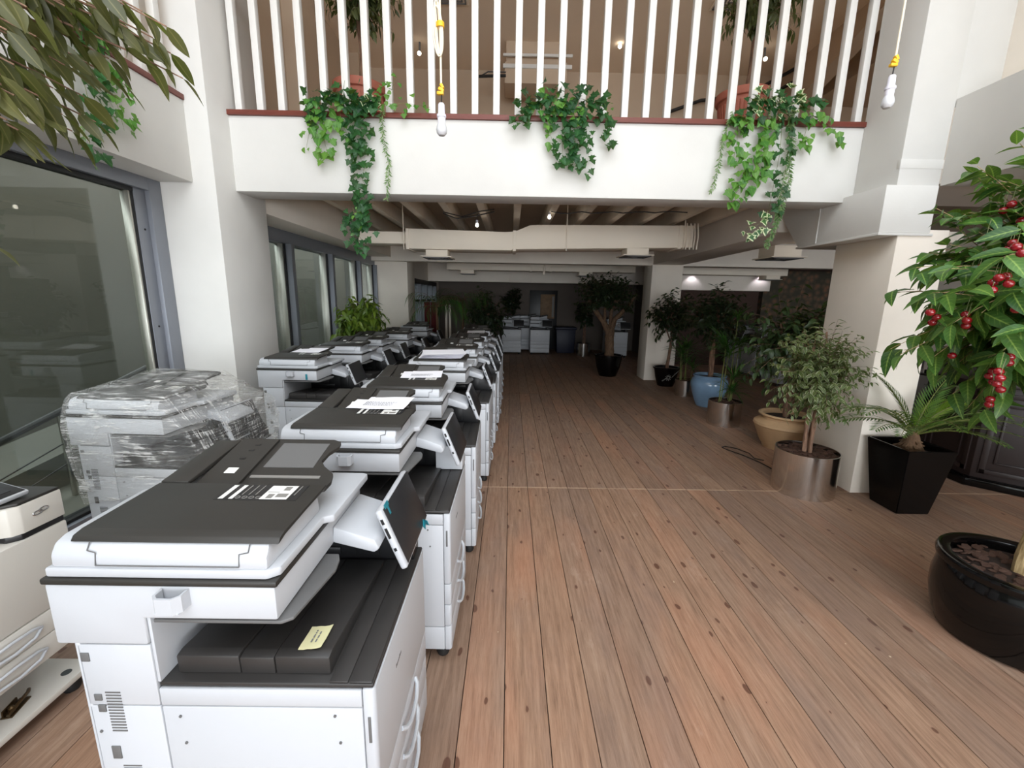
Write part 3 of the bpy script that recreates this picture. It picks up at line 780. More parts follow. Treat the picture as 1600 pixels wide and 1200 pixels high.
paper(cops[0], -0.43, 0.385, 1.2835, 'printed sheet across the lid of the second copier in the right row', 0.31, 0.215, R(-3), 0.064, seed=3)
paper(cops[1], -0.43, 0.36, 1.2815, 'white sheet with grey print on the third copier in the right row', 0.297, 0.21, R(4), 0.064, seed=5)
PILE = ('lowest sheet', 'second lowest sheet', 'middle sheet', 'second highest sheet', 'topmost sheet')
for k in range(5):
    paper(cops[2], -0.50 + 0.006 * k, 0.20 + 0.004 * k, 1.2745 + 0.009 * k, PILE[k] + ' of the loose pale sheets on the fourth copier of the right row', 0.42, 0.297, R(2 + 3 * k), 0.045, seed=10 + k, lines=0)
paper(cops[5], -0.45, 0.40, 1.287, 'white sheet on the lid of the seventh copier in the right row', 0.297, 0.21, R(3), 0.105, seed=7, lines=0)
paper(cops[7], -0.47, 0.40, 1.287, 'white sheet at the back of the lid of the copier by the pier', 0.297, 0.21, R(-6), 0.105, seed=9, lines=0)

# copier wrapped in stretch film
wc = copy_tree(proto); wc.location = (-1.77, 2.37, 0); wc.rotation_euler = (0, 0, R(-2)); wc['label'] = 'copier wrapped in clear crinkled stretch film by the large window'
for ch in list(wc.children):
    nm = ch.name.split('.')[0]
    if nm == 'side_pocket': bpy.data.objects.remove(ch, do_unlink=True)
    elif nm == 'operation_panel':
        for g in list(ch.children):
            if g.name.startswith('tape_tab'): bpy.data.objects.remove(g, do_unlink=True)
        ch.location.z = -0.055; ch.location.x = -0.10
m = M()
pts = [(-0.82, -0.015, 0.94), (-0.82, 0.64, 0.94), (-0.82, -0.012, 1.16), (-0.82, 0.63, 1.16), (-0.80, -0.01, 1.215), (-0.76, 0.02, 1.268), (-0.225, 0.02, 1.268), (-0.22, -0.008, 1.215), (-0.75, 0.61, 1.325), (-0.28, 0.61, 1.32),
       (-0.02, 0.38, 1.12), (-0.02, 0.73, 1.10), (0.0, 0.75, 0.98), (0.012, -0.012, 0.80), (0.012, 0.66, 0.78), (-0.77, 0.66, 0.62), (-0.775, -0.014, 0.60), (-0.30, -0.014, 0.70), (-0.10, -0.008, 1.05), (-0.02, 0.06, 0.86)]
for p in pts: m.bm.verts.new(p)
r = bmesh.ops.convex_hull(m.bm, input=m.bm.verts)
junk = [g for g in set(r['geom_interior'] + r['geom_unused']) if isinstance(g, bmesh.types.BMVert)]
bmesh.ops.delete(m.bm, geom=junk, context='VERTS')
bmesh.ops.subdivide_edges(m.bm, edges=list(m.bm.edges), cuts=4, use_grid_fill=True)
bmesh.ops.triangulate(m.bm, faces=list(m.bm.faces))
m.bm.normal_update()
for v in m.bm.verts:
    p = v.co
    v.co += v.normal * (0.008 + 0.014 * noise.noise(p * 9) + 0.007 * noise.noise(Vector((p.x * 6, p.y * 6, p.z * 40))))
m.build('stretch_wrap', 'stretch_film', wc, smooth=60)

# copier of another make, cut by the left edge of the frame
lc = thing('copier', 'copier at the left edge with silver emblem and missing bottom drawer', 'copier', (-2.0, 1.10, 0), R(0), None)
LW = 0.68
M().box(-0.74, -0.03, 0.01, LW - 0.01, 0.272, 0.80, 0.004).build('core', 'plastic_cream', lc)
M().box(-0.76, 0.0, 0.0, LW, 0.49, 0.842, 0.008).build('cabinet', 'plastic_cream', lc)
for z0, z1 in ((0.385, 0.486), (0.275, 0.381)):
    d = M().prism([(-0.05, 0.0), (-0.008, 0.0), (0.0, 0.012), (0.0, LW - 0.012), (-0.008, LW), (-0.05, LW)], 'z', z0, z1, 0.005).build('drawer', 'plastic_cream', lc)
    zc = (z0 + z1) / 2
    m = M()
    for s_ in (-1, 1):
        m.tube([(0.001, 0.26, zc), (0.012, 0.30, zc + s_ * 0.020), (0.016, 0.38, zc + s_ * 0.027), (0.012, 0.46, zc + s_ * 0.020), (0.001, 0.50, zc)], 0.006, seg=8)
    m.build('handle', 'plastic_white', d)
M().box(-0.74, -0.27, 0.0, LW, 0.10, 0.272, 0.004).build('drawer_bay', 'plastic_white', lc)
M().box(-0.76, 0.0, 0.0, LW, 0.07, 0.10, 0.006).build('base_plate', 'plastic_cream', lc)
M().prism([(-0.74, 0.478), (-0.04, 0.478), (-0.006, 0.51), (-0.006, LW - 0.004), (-0.74, LW - 0.004)], 'z', 0.842, 0.868, 0.003).build('black_band', 'plastic_black', lc)
M().prism([(-0.74, 0.47), (-0.05, 0.47), (-0.018, 0.482), (0.0, 0.515), (0.0, LW), (-0.74, LW)], 'z', 0.868, 0.990, 0.005).build('front_panel', 'plastic_cream', lc)
M().prism([(-0.74, 0.474), (-0.05, 0.474), (-0.003, 0.515), (-0.003, LW - 0.002), (-0.74, LW - 0.002)], 'z', 0.990, 1.003, 0.003).build('top_deck', 'plastic_dark', lc)
m = M()
for a0, s in ((0, 1), (1, -1)):
    m.tube([(0.003, 0.585 + s * (0.012 + 0.018 * math.cos(a)), 0.935 + 0.008 * math.sin(a) + s * 0.003) for a in [i * math.pi / 8 for i in range(17)]], 0.0028, seg=6)
m.build('emblem', 'chrome', lc)
ru = M().box(-0.74, -0.27, 0.48, LW - 0.004, 1.003, 1.105, 0.006).build('rear_unit', 'plastic_cream', lc)
M().box(-0.74, -0.265, 0.475, LW, 1.105, 1.125, 0.005).build('cap', 'plastic_black', ru)
M().box(-0.72, -0.10, 0.0, 0.45, 0.842, 0.90, 0.012).build('side_cover', 'plastic_cream', lc)
pm2 = Matrix.Translation((-0.160, 0.43, 1.058)) @ Matrix.Rotation(R(17), 4, 'Y')
pn2 = M().obox(pm2, 0.27, 0.32, 0.022, 0.008).build('operation_panel', 'plastic_white', lc)
M().obox(pm2 @ Matrix.Translation((0, 0, 0.011)), 0.252, 0.302, 0.004, 0.002).build('panel_border', 'plastic_black', pn2)
M().obox(pm2 @ Matrix.Translation((0, 0, 0.013)), 0.20, 0.24, 0.003).build('screen', 'screen_glass', pn2)
for x in (-0.66, -0.06):
    for y in (0.07, LW - 0.07): put('caster', bpy.data.meshes['caster'], lc, (x, y, 0))
M().tube([(0, 0, 0), (0, 0, 0.001)], 0.02, seg=12).build('drain_hole', 'plastic_black', lc, loc=(-0.06, 0.60, 0.0995))
ck = thing('drawer_latch', 'tarnished brass latch part on the bare base of the left copier', 'latch', (-2.09, 1.52, 0.1015), R(15))
M().box(-0.02, 0.02, -0.05, 0.05, 0.0, 0.006, 0.001).box(-0.018, -0.012, -0.045, 0.03, 0.006, 0.03, 0.001).build('bracket', 'brass_clip', ck)
M().tube([(0.008, -0.05, 0.012), (0.01, 0.0, 0.022), (0.005, 0.06, 0.02), (-0.01, 0.085, 0.012)], 0.007, seg=8).build('lever', 'brass_clip', ck)
M().lathe([(0, 0), (0.011, 0.0), (0.012, 0.02), (0.006, 0.026), (0, 0.026)], 12).build('pin', 'brass_clip', ck, loc=(0.0, -0.02, 0.006))

# copiers deep in the room and behind the plants
far = [
    ('white copier facing us at the dark back wall, left of the gap', -0.275, 14.34, -90),
    ('white copier facing us at the dark back wall, beside the blue bin', 0.68, 14.34, -90),
    ('white copier half hidden between the two at the back wall', 0.33, 15.19, -90),
    ('white copier behind the trunk of the tree with forked trunk', 3.19, 13.9, -90),
    ('dim copier seen past the far column, nearest the partition', 6.1, 11.95, 180),
    ('dim copier behind the blue pot', 6.08, 11.1, 180),
    ('grey copier with its drawers towards us, left of the ficus in the clay urn', 6.04, 10.05, 180),
    ('dim copier hidden by the ficus in the clay urn', 6.08, 8.75, 180),
    ('dim copier hidden by the near column and the weeping fig', 6.1, 7.6, 180),
    ('white copier between the near column and the dark wood cabinet', 6.2, 6.42, 180),
]
for i, (lab, x, y, rz_) in enumerate(far):
    c = copy_tree(cops[8]); c.location = (x, y, 0); c.rotation_euler = (0, 0, R(rz_)); c['label'] = lab; c['group'] = 'copiers at the back and right of the room'
    for ch in list(c.children):
        nm = ch.name.split('.')[0]
        if nm in ('screw', 'port_cover', 'grille_slots', 'makers_mark', 'guide_icons'): bpy.data.objects.remove(ch, do_unlink=True)

# ------------------------------------------------------------------ leaves
def leaf_np(L, Wd, n=4, tip=0.5, fold=0.25, droop=0.25, wave=0.0):
    """leaf along +Y: returns verts, faces, uv per vertex"""
    V, UV = [], []
    for i in range(n + 1):
        t = i / n
        w = math.sin(math.pi * min(1, t ** tip)) ** 0.85 * Wd / 2 if 0 < t < 1 else 0.0
        y = L * (t - 0.06 * droop * t * t); z = -L * droop * t * t
        s = wave * math.sin(i * 2.4) * Wd
        V += [(-w, y, z + fold * w + s), (0, y, z), (w, y, z + fold * w - s)]
        UV += [(0, t), (0.5, t), (1, t)]
    Fc = []
    for i in range(n):
        a, b = 3 * i, 3 * i + 3
        for k in (0, 1):
            q = [a + k, a + k + 1, b + k + 1, b + k]
            if i == 0: q = [a + 1, b + k + 1, b + k]
            elif i == n - 1: q = [a + k, a + k + 1, b + 1]
            Fc.append(q)
    return np.array(V, float), Fc, np.array(UV, float)


def ivy_np(L, fold=0.15):
    ang = [(-90, 0.30), (-62, 0.62), (-30, 0.45), (0, 0.86), (28, 0.52), (60, 0.66), (90, 1.0), (120, 0.66), (152, 0.52), (180, 0.86), (210, 0.45), (242, 0.62)]
    V = [(0, L * 0.42, 0.0)]; UV = [(0.5, 0.4)]
    for a, r in ang:
        x = math.cos(R(a)) * r * L * 0.56; y = L * 0.42 + math.sin(R(a)) * r * L * 0.58
        V.append((x, y, fold * abs(x) - 0.35 * fold * abs(y - L * 0.42))); UV.append((0.5 + 0.5 * (1 if x >= 0 else -1), 0.5 + y / L))
    n = len(ang)
    return np.array(V, float), [[0, 1 + i, 1 + (i + 1) % n] for i in range(n)], np.array(UV, float)


def np_mesh(name, parts, mat):
    V = np.concatenate([p[0] for p in parts]); Fc = []; off = 0; UV = []
    loops = []
    for v, f, uv in parts:
        for q in f:
            Fc.append([i + off for i in q])
        off += len(v); UV.append(uv)
    UV = np.concatenate(UV)
    me = bpy.data.meshes.new(name); me.from_pydata(V.tolist(), [], Fc)
    uvl = me.uv_layers.new(name='UVMap')
    li = np.empty(len(me.loops), dtype=np.int32); me.loops.foreach_get('vertex_index', li)
    uvl.data.foreach_set('uv', UV[li].astype(np.float32).ravel())
    me.materials.append(MATS[mat]); me.shade_smooth()
    return me


def frame(pos, d, up, roll=0.0, s=1.0):
    y = Vector(d).normalized(); z = Vector(up)
    x = y.cross(z)
    if x.length < 1e-3: x = y.cross(Vector((0.3, 1, 0.2)))
    x.normalize(); z = x.cross(y)
    if roll: x, z = x * math.cos(roll) + z * math.sin(roll), z * math.cos(roll) - x * math.sin(roll)
    return Matrix(((x.x * s, y.x * s, z.x * s, pos[0]), (x.y * s, y.y * s, z.y * s, pos[1]), (x.z * s, y.z * s, z.z * s, pos[2]), (0, 0, 0, 1)))


CAM = Vector((0, 0, EYE))


def foliage(root, mats, temps, mat, n_ind, name='leaf', rest='foliage', shown=None):
    """mats: leaf frames local to root. The n_ind leaves largest in the photo become parts, the rest one 'stuff' part."""
    base = root.matrix_basis.translation
    order = sorted(range(len(mats)), key=lambda i: (mats[i].translation + base - CAM).length / mats[i].to_scale().x)
    key = (name, mat, root.name)
    mesh = [np_mesh(name, [t], mat) for t in temps] if n_ind else []
    for i in order[:n_ind]:
        put(name, mesh[i % len(mesh)], root, mat=mats[i])
    left = order[n_ind:]
    if left:
        parts = []
        for i in left:
            v, f, uv = temps[i % len(temps)]
            A = np.array(mats[i]); parts.append((v @ A[:3, :3].T + A[:3, 3], f, uv))
        stuff(put(rest, np_mesh(rest, parts, mat), root))


def rnd_dir(r):
    z = r.uniform(-1, 1); a = r.uniform(0, 2 * math.pi); s = math.sqrt(1 - z * z)
    return Vector((s * math.cos(a), s * math.sin(a), z))


def crown(root, r, c, rad, hub, ntw, per, temps, mat, n_ind, size=(0.8, 1.2), droop=0.3, twig_r=0.004, twig_mat='bark_grey', name='leaf', shell=0.55, reach=0.55, bottom=-1.0, keep=None, dang=0.0, fill=None):
    """twigs from the hub out to points in an ellipsoid, with leaves along their outer part"""
    c = Vector(c); hub = Vector(hub); fr = []; tw = M()
    for i in range(ntw):
        for _ in range(20):
            d = rnd_dir(r)
            if d.z < bottom: continue
            k = shell + (1 - shell) * r.random()
            e = c + Vector((d.x * rad[0], d.y * rad[1], d.z * rad[2])) * k
            if keep is None or keep(e): break
        s = hub + Vector((r.uniform(-.1, .1) * rad[0], r.uniform(-.1, .1) * rad[1], r.uniform(-0.35, 0.5) * rad[2] * 0.5))
        mid = s.lerp(e, 0.55) + Vector((0, 0, 0.12 * rad[2])) + rnd_dir(r) * 0.08 * rad[0]
        n = 7; P = []
        for j in range(n + 1):
            t = j / n; P.append(s.lerp(mid, t).lerp(mid.lerp(e, t), t))
        tw.tube(P, twig_r, twig_r * 0.3, seg=3, cap=False)
        for j in range(per):
            t = 1 - reach * (j / max(1, per)) ** 1.1
            q = s.lerp(mid, t).lerp(mid.lerp(e, t), t)
            tan = (mid.lerp(e, t) - s.lerp(mid, t)).normalized()
            side = tan.cross(Vector((0, 0, 1)))
            side = side.normalized() if side.length > 1e-3 else Vector((1, 0, 0))
            d = tan * r.uniform(0.35, 1.0) + side * (1 if j % 2 else -1) * r.uniform(0.4, 1.1) + Vector((0, 0, -droop * r.uniform(0.4, 1.6))) + rnd_dir(r) * 0.35
            if dang: d = d * (1 - dang) + Vector((0, 0, -1)) * dang
            nrm = Vector((0, 0, 1)) + (q - c).normalized() * 0.5 + rnd_dir(r) * 0.45
            fr.append(frame(q + rnd_dir(r) * 0.01, d, nrm, r.uniform(-0.5, 0.5), r.uniform(*size)))
    stuff(tw.build('twigs', twig_mat, root))
    foliage(root, fr, temps, mat, n_ind, name)
    return fr


def trunk(root, paths, mat='bark_grey', name='trunk', seg=10, wob=0.25):
    m = M()
    for pts, r0, r1 in paths:
        P = [Vector(p) for p in pts]; Q = []
        for i in range(len(P) - 1):
            for k in range(4): Q.append(P[i].lerp(P[i + 1], k / 4))
        Q.append(P[-1]); m.tube(Q, r0, r1, seg=seg, wob=wob)
    return m.build(name, mat, root)


def pot(root, prof, mat, soil_z, soil_r, name='pot', seg=40, soil='soil'):
    o = M().lathe(prof, seg).build(name, mat, root, smooth=40)
    M().lathe([(0, soil_z + 0.012), (soil_r * 0.6, soil_z + 0.008), (soil_r, soil_z - 0.004), (soil_r, soil_z - 0.02)], 24).build('soil', soil, root)
    return o


def chips(root, r, z, rad, n, size, ind, seed=1, hole=0.0):
    """bark mulch: irregular flakes"""
    rr = random.Random(seed); temps = []
    for k in range(5):
        m = M(); q = random.Random(seed * 7 + k); a = [q.uniform(0.7, 1.2) for _ in range(6)]
        m.prism([(math.cos(i * math.pi / 3) * a[i] * 0.62, math.sin(i * math.pi / 3) * a[i] * 0.42) for i in range(6)], 'z', -0.09, 0.09, 0.03, 1)
        temps.append(m.mesh('bark_chip', 'bark_chip'))
    joined = bmesh.new()
    for i in range(n):
        a = rr.uniform(0, 6.283); d = rad * math.sqrt(rr.uniform(hole, 1))
        mx = Matrix.Translation((d * math.cos(a), d * math.sin(a), z + rr.uniform(0.0, 0.012))) @ Matrix.Rotation(rr.uniform(0, 6.28), 4, 'Z') @ Matrix.Rotation(rr.uniform(-0.45, 0.45), 4, 'X') @ Matrix.Scale(size * rr.uniform(0.6, 1.25), 4)
        if ind: put('bark_chip', temps[i % 5], root, mat=mx)
        else:
            b = temps[i % 5].copy(); b.transform(mx); joined.from_mesh(b); bpy.data.meshes.remove(b)
    if not ind:
        me = bpy.data.meshes.new('bark_mulch'); joined.to_mesh(me); me.materials.append(MATS['bark_chip']); stuff(put('bark_mulch', me, root))
    joined.free()


FIC = [leaf_np(0.075, 0.032, 4, 0.75, 0.3, d) for d in (0.15, 0.35, 0.5)]
FICB = [leaf_np(0.088, 0.036, 6, 0.78, 0.22, d, 0.02) for d in (0.1, 0.3, 0.45)]
CHL = [leaf_np(0.135, 0.056, 6, 0.72, 0.30, d, 0.025) for d in (0.15, 0.35, 0.5)]
UPL = [leaf_np(0.10, 0.032, 4, 0.8, 0.3, d) for d in (0.2, 0.5)]
IVY = [ivy_np(0.085, f) for f in (0.1, 0.3)]
IVR = [leaf_np(0.075, 0.062, 4, 0.62, 0.25, 0.25)]
NEE = [leaf_np(0.045, 0.012, 2, 0.8, 0.3, 0.2)]
G_ = 'potted plants down the right of the aisle'

# --- cherry tree in the big black bowl, right foreground
t = thing('potted_cherry_tree', 'tree with red cherries in a big glossy black bowl, right foreground', 'potted tree', (2.86, 2.10, 0))
pot(t, [(0, 0), (0.27, 0.0), (0.295, 0.012), (0.325, 0.09), (0.345, 0.20), (0.348, 0.29), (0.335, 0.385), (0.328, 0.405), (0.345, 0.415), (0.35, 0.44), (0.342, 0.46), (0.325, 0.466), (0.285, 0.455), (0.278, 0.42), (0.28, 0.35)], 'gloss_black', 0.405, 0.285, seg=64)
chips(t, 0, 0.415, 0.26, 110, 0.05, True, 4, 0.03)
trunk(t, [([(0.0, 0.0, 0.38), (0.03, 0.02, 0.62), (0.05, 0.03, 0.95), (0.0, 0.02, 1.3), (0.02, 0.0, 1.9)], 0.042, 0.026), ([(0.0, 0.02, 1.1), (-0.2, -0.1, 1.5), (-0.4, -0.12, 1.8)], 0.022, 0.01), ([(0.02, 0, 1.2), (0.2, 0.1, 1.7), (0.3, 0.2, 2.1)], 0.022, 0.01)], 'bark_pale', seg=14)
rc = random.Random(21)
cfr = crown(t, rc, (0.0, -0.02, 1.93), (0.88, 0.70, 0.88), (0.0, 0.0, 1.85), 620, 8, CHL, 'leaf_cherry', 300, (0.75, 1.15), 0.2, 0.005, 'bark_pale', shell=0.40, reach=0.6, bottom=-0.85, keep=lambda e: e.z > 1.1 and (e.z > 1.45 or e.x > -0.45))
ch = M().ball((0, 0, 0), 0.019, 2, (1, 1, 0.95)).mesh('cherry', 'cherry_red'); sk = M().tube([(0, 0, 0.016), (0.004, 0.003, 0.05), (0.012, 0.006, 0.085)], 0.0016, seg=4).mesh('stalk', 'cherry_stalk')
cb_ = t.matrix_basis.translation
cand = [f for f in cfr if f.translation.y < 0.15 and f.translation.x < 0.3 and ((f.translation.x - 0.02) / 0.84) ** 2 + ((f.translation.y + 0.02) / 0.68) ** 2 + ((f.translation.z - 1.97) / 0.9) ** 2 > 0.42]
for f in rc.sample(cand, 75):
    p0 = f.translation + Vector((0, 0, -0.086)) + (CAM - cb_ - f.translation).normalized() * 0.07
    for q in range(rc.choice((1, 2, 2, 3))):
        o = put('cherry', ch, t, p0 + Vector((rc.uniform(-.03, .03) if q else 0, rc.uniform(-.03, .02) if q else 0, -0.026 * q)))
        put('stalk', sk, o)

# --- benjamin fig in the steel cylinder next to the near column
SIL = [(0, 0), (0.262, 0.0), (0.262, 0.40), (0.256, 0.402), (0.25, 0.40), (0.25, 0.33)]
t = thing('potted_fig', 'variegated weeping fig in the big brushed steel pot beside the near column', 'potted plant', (2.99, 4.03, 0), 0, G_)
pot(t, [(r_ * 1.06, z * 1.08) for r_, z in SIL], 'brushed_steel', 0.395, 0.264, seg=48)
chips(t, 0, 0.40, 0.25, 260, 0.045, False, 9)
trunk(t, [([(-0.03, 0, 0.36), (-0.05, 0.0, 0.7), (-0.02, 0.02, 1.1), (-0.1, 0.0, 1.45)], 0.022, 0.01), ([(0.03, 0.02, 0.36), (0.03, 0.0, 0.75), (0.06, 0.0, 1.1), (0.15, 0.02, 1.5)], 0.02, 0.009), ([(0.0, -0.04, 0.36), (-0.01, -0.03, 0.8), (0.02, -0.05, 1.2), (0.0, 0.0, 1.6)], 0.018, 0.008), ([(0.0, 0.03, 0.36), (0.05, 0.05, 0.8), (-0.05, 0.1, 1.2)], 0.016, 0.008)], 'bark_grey')
rb = random.Random(5)
crown(t, rb, (-0.06, -0.04, 1.20), (0.47, 0.46, 0.56), (0, 0, 1.1), 250, 9, [tuple([p[0] * 0.9, p[1], p[2]]) for p in FIC], 'leaf_variegated', 300, (0.75, 1.2), 0.45, 0.0028, 'bark_grey', shell=0.3, reach=0.75)

# --- cycad in the tall black square planter
t = thing('potted_cycad', 'cycad palm with feathery fronds in a tapered glossy black square planter', 'potted plant', (3.675, 3.69, 0), 0, G_)
m = M(); bm = m.bm
def ring(w, z): return [bm.verts.new((sx * w, sy * w, z)) for sx, sy in ((-1, -1), (1, -1), (1, 1), (-1, 1))]
rs = [ring(0.148, 0), ring(0.22, 0.62), ring(0.198, 0.62), ring(0.188, 0.52)]
bm.faces.new(rs[0][::-1])
for a, b in zip(rs, rs[1:]):
    for k in range(4): bm.faces.new((a[k], a[(k + 1) % 4], b[(k + 1) % 4], b[k]))
bmesh.ops.bevel(bm, geom=[e for e in bm.edges], offset=0.006, segments=2, affect='EDGES')
m.build('planter', 'matt_black_pot', t)
M().box(-0.192, 0.192, -0.192, 0.192, 0.52, 0.545, 0.004).build('soil', 'soil', t)
M().lathe([(0, 0.53), (0.12, 0.535), (0.10, 0.58), (0.07, 0.63), (0.05, 0.70), (0.03, 0.74), (0, 0.75)], 14).build('caudex', 'palm_bark', t)
rc2 = random.Random(12)
m = M()
for k in range(26):
    a = rc2.uniform(0, 6.28); z = rc2.uniform(0.55, 0.66); rr_ = 0.11 - (z - 0.55) * 0.5
    m.obox(Matrix.Translation((rr_ * math.cos(a), rr_ * math.sin(a), z)) @ Matrix.Rotation(a, 4, 'Z') @ Matrix.Rotation(0.5, 4, 'Y'), 0.07, 0.025, 0.012)
stuff(m.build('old_leaf_bases', 'palm_bark', t))


def frond(L, lift, curl, n=20, w=0.16, young=False, lean=0.7):
    """arched rachis with a comb of leaflets on each side, along +Y"""
    P = []
    for i in range(15):
        s = i / 14; an = lift - curl * s ** 1.3
        if i == 0: P.append(Vector((0, 0, 0)))
        else: P.append(P[-1] + Vector((0, math.cos(an), math.sin(an))) * (L / 14))
    parts = []
    def at(s):
        f = s * 14; i = min(13, int(f)); return P[i].lerp(P[i + 1], f - i), (P[i + 1] - P[i]).normalized()
    for i in range(n):
        s = 0.16 + 0.84 * i / (n - 1); p, d = at(s)
        ll = w * (math.sin(math.pi * min(1, (s - 0.08) ** 0.75)) * 0.9 + 0.12)
        for sg in (-1, 1):
            side = Vector((sg, 0, 0)); up = side.cross(d) * sg
            dd = (side * 0.85 + d * (lean + 0.5 * s) + up * 0.18).normalized()
            v, f, uv = leaf_np(ll, 0.016, 2, 0.7, 0.2, 0.15)
            A = np.array(frame(p, dd, up if up.z >= 0 else -up)); parts.append((v @ A[:3, :3].T + A[:3, 3], f, uv))
    me = np_mesh('frond', parts, 'cycas_young' if young else 'cycas_green')
    m = M(); m.tube(P, 0.006, 0.002, seg=5); st = m.mesh('rachis', 'frond_stem')
    return me, st


fr_g = [frond(0.68, R(50), R(64)), frond(0.64, R(34), R(48)), frond(0.56, R(72), R(30))]
fr_y = [frond(0.46, R(66), R(50), young=True)]
# world azimuths of the fronds, in degrees: 0 = away to the right
for az, k, y in ((188, 0, 0), (172, 0, 0), (205, 1, 0), (160, 2, 0), (182, 1, 0), (145, 2, 0), (14, 2, 0), (8, 0, 0), (-8, 1, 0), (-24, 0, 0), (-42, 1, 0), (-62, 0, 0), (-85, 1, 0), (-112, 0, 0), (-140, 1, 0), (-160, 0, 0), (-20, 0, 1), (12, 0, 1)):
    me, st = (fr_y if y else fr_g)[k]
    mx = Matrix.Translation((0, 0, 0.70)) @ Matrix.Rotation(R(az - 90), 4, 'Z') @ Matrix.Rotation(R(rc2.uniform(-5, 5)), 4, 'Y') @ Matrix.Scale(rc2.uniform(1.0, 1.2), 4)
    o = put('frond', me, t, mat=mx); put('rachis', st, o)

# --- ficus in the sand coloured urn
t = thing('potted_ficus', 'large dark ficus in the ribbed sand coloured clay urn', 'potted plant', (3.60, 5.33, 0), 0, G_)
prof = [(0, 0), (0.225, 0.0), (0.232, 0.02), (0.24, 0.045)]
for i in range(12):
    z = 0.06 + i * 0.02; prof += [(0.25 + 0.10 * ((i + 0.2) / 12) ** 0.9 + 0.004, z), (0.25 + 0.10 * ((i + 0.8) / 12) ** 0.9, z + 0.012)]
prof += [(0.362, 0.305), (0.355, 0.335), (0.30, 0.372), (0.275, 0.39), (0.27, 0.41), (0.29, 0.425), (0.312, 0.437), (0.31, 0.452), (0.285, 0.455), (0.262, 0.44), (0.255, 0.39)]
pot(t, prof, 'sand_clay', 0.40, 0.26, seg=48)
trunk(t, [([(0, 0, 0.36), (-0.02, 0.0, 0.8), (0.06, 0.02, 1.2), (0.2, 0, 1.7)], 0.034, 0.015), ([(0.03, 0.02, 0.36), (0.03, 0.03, 0.8), (-0.1, 0.05, 1.2), (-0.2, 0.05, 1.6)], 0.028, 0.012)], 'bark_grey')
crown(t, random.Random(31), (-0.02, 0.02, 1.38), (0.72, 0.55, 0.78), (0, 0, 1.2), 170, 8, [tuple([p[0] * 1.45, p[1], p[2]]) for p in FIC], 'leaf_ficus', 0, (0.8, 1.25), 0.5, 0.004, 'bark_grey', shell=0.35, reach=0.7)


def palmlet(root, r, stems, mat='palm_green', nb=46, L=0.30):
    """kentia seedlings: several cane stems each carrying tufts of narrow blades"""
    tm = leaf_np(L, 0.016, 5, 0.6, 0.15, 0.55); fr = []; m = M()
    for x, y, z0, h, k in stems:
        lean = rnd_dir(r) * 0.05
        top = Vector((x + lean.x, y + lean.y, z0 + h)); m.tube([(x, y, z0 - 0.03), (x + lean.x * .5, y + lean.y * .5, z0 + h * 0.5), top], 0.009, 0.005, seg=6)
        for i in range(nb):
            a = r.uniform(0, 6.283); e = r.uniform(0.15, 1.25)
            fr.append(frame(top + Vector((0, 0, r.uniform(-0.03, 0.05))), (math.cos(a) * math.cos(e), math.sin(a) * math.cos(e), math.sin(e)), Vector((0, 0, 1)) + rnd_dir(r) * 0.3, 0, k * r.uniform(0.7, 1.2)))
    stuff(m.build('stems', 'frond_stem', root))
    foliage(root, fr, [tm], mat, 0, 'blade', 'blades')


def steel_pot(root, k=1.0):
    pot(root, [(r_ * k, z * k) for r_, z in SIL], 'brushed_steel', 0.365 * k, 0.25 * k, seg=40)
    chips(root, 0, 0.368 * k, 0.23 * k, 120, 0.045, False, 3)


t = thing('potted_palm', 'small kentia palm in a brushed steel pot in front of the blue pot', 'potted plant', (3.34, 6.38, 0), 0, G_)
steel_pot(t, 0.92)
palmlet(t, random.Random(2), [(0.06, 0.02, 0.35, 0.14, 1.25), (0.10, 0.06, 0.35, 0.34, 1.1), (-0.05, 0.05, 0.35, 0.70, 1.35), (-0.10, 0.0, 0.35, 0.82, 1.3), (0.14, 0.1, 0.35, 0.86, 1.2), (0.10, 0.12, 0.35, 1.25, 1.1)])
t = thing('potted_palm', 'small kentia palm in the farthest steel pot, left of the blue pot', 'potted plant', (3.56, 8.42, 0), 0, G_)
steel_pot(t, 0.78)
palmlet(t, random.Random(3), [(0.0, 0.0, 0.30, 0.35, 1.1), (-0.08, 0.04, 0.30, 0.45, 1.3), (0.09, 0.0, 0.30, 0.22, 1.2), (0.0, 0.08, 0.30, 0.62, 1.2), (-0.12, 0, 0.30, 0.6, 1.2)])
t = thing('potted_ficus', 'standard ficus on a bare trunk in the glossy pale blue pot', 'potted plant', (3.62, 7.55, 0), 0, G_)
pot(t, [(0, 0), (0.19, 0.0), (0.20, 0.015), (0.235, 0.10), (0.285, 0.25), (0.315, 0.38), (0.315, 0.44), (0.29, 0.50), (0.268, 0.52), (0.268, 0.535), (0.285, 0.55), (0.285, 0.565), (0.268, 0.572), (0.25, 0.56), (0.245, 0.50)], 'blue_glaze', 0.52, 0.25, seg=48)
trunk(t, [([(0.0, 0, 0.45), (-0.015, 0, 0.8), (-0.02, 0.0, 1.15), (0.0, 0, 1.4)], 0.034, 0.028), ([(0.02, -0.02, 0.45), (0.02, -0.02, 0.8), (0.0, -0.02, 1.15)], 0.026, 0.022), ([(0, 0, 1.2), (0.15, 0, 1.5), (0.3, 0.05, 1.8)], 0.018, 0.008), ([(0, 0, 1.2), (-0.15, 0, 1.45), (-0.3, -0.05, 1.7)], 0.018, 0.008)], 'bark_grey')
crown(t, random.Random(41), (0.0, 0, 1.62), (0.66, 0.6, 0.62), (0, 0, 1.45), 170, 9, [tuple([p[0] * 1.35, p[1], p[2]]) for p in FIC], 'leaf_dark', 0, (0.8, 1.25), 0.5, 0.004, shell=0.35, reach=0.7)
